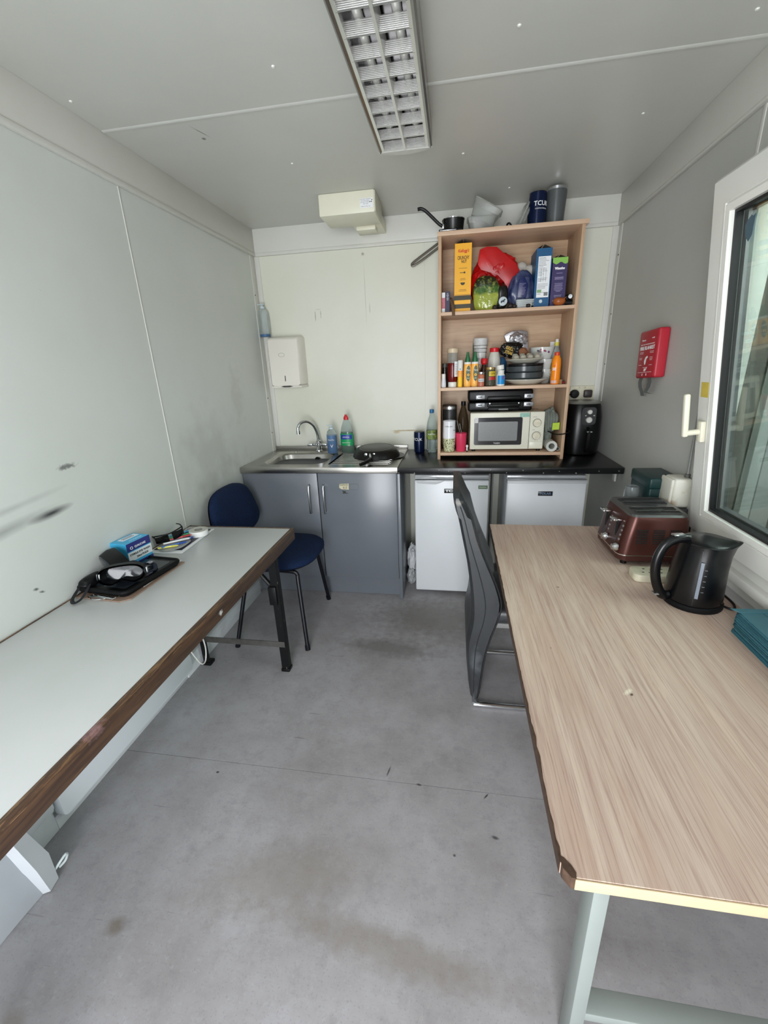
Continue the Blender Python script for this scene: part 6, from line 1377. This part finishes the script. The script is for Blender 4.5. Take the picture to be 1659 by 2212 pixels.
# ---- extension block
t = thing('extension_lead', 'grubby cream extension socket block between toaster and kettle', 'extension socket', (.75, 1.515, TZ))
gcr = pm('grubby_cream', (206,200,176), .45, noise_s=40, amt=.2)
obj('block', B().prism(rrect(.640, .895, 1.474, 1.552, .022, 4), 'z', TZ, TZ+.028, .004), gcr, t)
for x in (.685, .745, .805):
    for dx_, dy_ in ((0, .016), (-.011, -.012), (.011, -.012)): obj('socket_hole', B().box((x+dx_-.0035, 1.512+dy_-.0022, TZ+.0275), (x+dx_+.0035, 1.512+dy_+.0022, TZ+.0287)), black_m, t, smooth=False)
    obj('switch', B().box((x+.018, 1.516, TZ+.0275), (x+.026, 1.530, TZ+.031), .001), gcr, t)
for y in (1.474, 1.552): pass
# ---- green first aid box, jar, white box
gfb = pm('dark_green_plastic', (14,50,50), .4, noise_s=8, amt=.12)
t = thing('first_aid_box', 'dark green plastic box on a wall bracket behind the toaster', 'box', (.875, 1.99, .73))
obj('box', B().box((.815, 1.888, .775), (.9395, 2.088, .985), .008, 3), gfb, t)
obj('lid', B().box((.812, 1.885, .955), (.9395, 2.091, 1.003), .008, 3), gfb, t)
obj('base_block', B().box((.83, 1.90, .7305), (.939, 2.03, .776), .003), gfb, t)
t = thing('drinking_glass', 'small clear glass standing between toaster and green box', 'glass', (.775, 1.955, TZ))
obj('tumbler', B().lathe([(.026, 0), (.030, .004), (.031, .20), (.026, .222), (.024, .222), (.028, .20), (.027, .006), (.005, .006)], (.775, 1.955, TZ), 24), pm('glassy_grey', (200,206,206), .08, trans=.8, ior=1.25), t)
wb_m = NB('stained_white_box'); k = wb_m; cc = k.mix(k.ramp(k.noise(k.tc, 14, 6, .7), .55, .72), lin((214,212,200)), lin((188,178,150))); cc = k.mix(k.math('MULTIPLY', k.blotch((-.03,-.045,-.05), (.03,.03,.035), 0, .3, 30, .8, 'x'), .6), cc, lin((150,112,50))); m_wbx = k.out(cc, .45)
t = thing('junction_box', 'stained white plastic wall box between toaster and window frame', 'box', (.90, 1.86, .96))
obj('body', B().box((.868, 1.800, .902), (.9395, 1.900, 1.022), .014, 4), m_wbx, t)
obj('front_cover', B().box((.857, 1.803, .905), (.869, 1.897, 1.019), .006, 3), m_wbx, t)
obj('cable_gland', B().cyl((.925, 1.835, 1.020), (.925, 1.835, 1.036), .010, seg=12), pm('gland_grey', (90,90,86), .5), t)
obj('shelf_bracket', B().box((.86, 1.79, .860), (.939, 1.90, .901), .002), pm('bracket_grey', (70,72,72), .5), t)
single('conduit', B().tube([(.925, 1.835, 1.036), (.930, 1.850, 1.15), (.934, 1.862, 1.30)], .005, 8), pm('conduit_grey', (130,132,130), .4), 'thin grey cable rising from the stained white wall box', 'cable', loc=(.93, 1.85, 1.1))
# ---- teal folders
teal = [pm('teal_card_%d' % i, c_, .55, noise_s=12, amt=.08) for i, c_ in enumerate(((62,112,124), (54,102,116), (68,118,130)))]
random.seed(8)
n = 12
for i in range(n):
    z = TZ+.0006+i*.0057; top = i == n-1
    dx, dy, rz = random.uniform(-.004, .004), random.uniform(-.006, .006), random.uniform(-.015, .015)
    t = thing('folder', 'topmost teal card folder of the pile beside the kettle' if top else ['lowest teal folder of the pile, lying on the wood-effect table', 'teal folder second from the bottom of the pile', 'teal folder third from the bottom of the pile', 'teal folder fourth from the bottom of the pile', 'teal folder fifth from the bottom of the pile', 'teal folder sixth from the bottom of the pile', 'teal folder sixth from the top of the pile', 'teal folder fifth from the top of the pile', 'teal folder fourth from the top of the pile', 'teal folder third from the top of the pile', 'teal folder second from the top of the pile'][i], 'folder', (.905, 1.0, z), rz+math.radians(0), group='teal folders piled by the window')
    M = Matrix.Translation((dx-.110, dy-.20, 0))
    b = B().box((0, 0, 0), (.098, .40, .0018), .0004, 1, M=M).box((.002, .003, .0028), (.098, .398, .0046), .0004, 1, M=M).cyl((0, .0, .0023), (0, .40, .0023), .0026, seg=8) if False else B().prism([(.0, .0), (.098, 0), (.098, .40), (.012, .40), (.0, .385)], 'z', 0, .0018, M=M).prism([(.003, .0), (.098, 0), (.098, .396), (.013, .396), (.003, .383)], 'z', .0026, .0046, M=M)
    obj('cover', b, teal[i % 3], t, world=False, smooth=False)
    obj('inner_sheets', B().prism([(.006, .002), (.095, .002), (.095, .39), (.014, .39), (.006, .380)], 'z', .0017, .0027, M=M), paper if i % 4 == 1 else teal[1], t, world=False, smooth=False)
    if top:
        obj('fold_line', B().box((.060, .0, .0046), (.0612, .40, .0050), M=M), pm('fold_dark', (40,84,92), .6), t, world=False, smooth=False)
        obj('raised_flap', B().prism([(-.012, .405), (.0, .385), (.098, .395), (.098, .412)], 'z', .0048, .0062, M=M), teal[2], t, world=False, smooth=False)
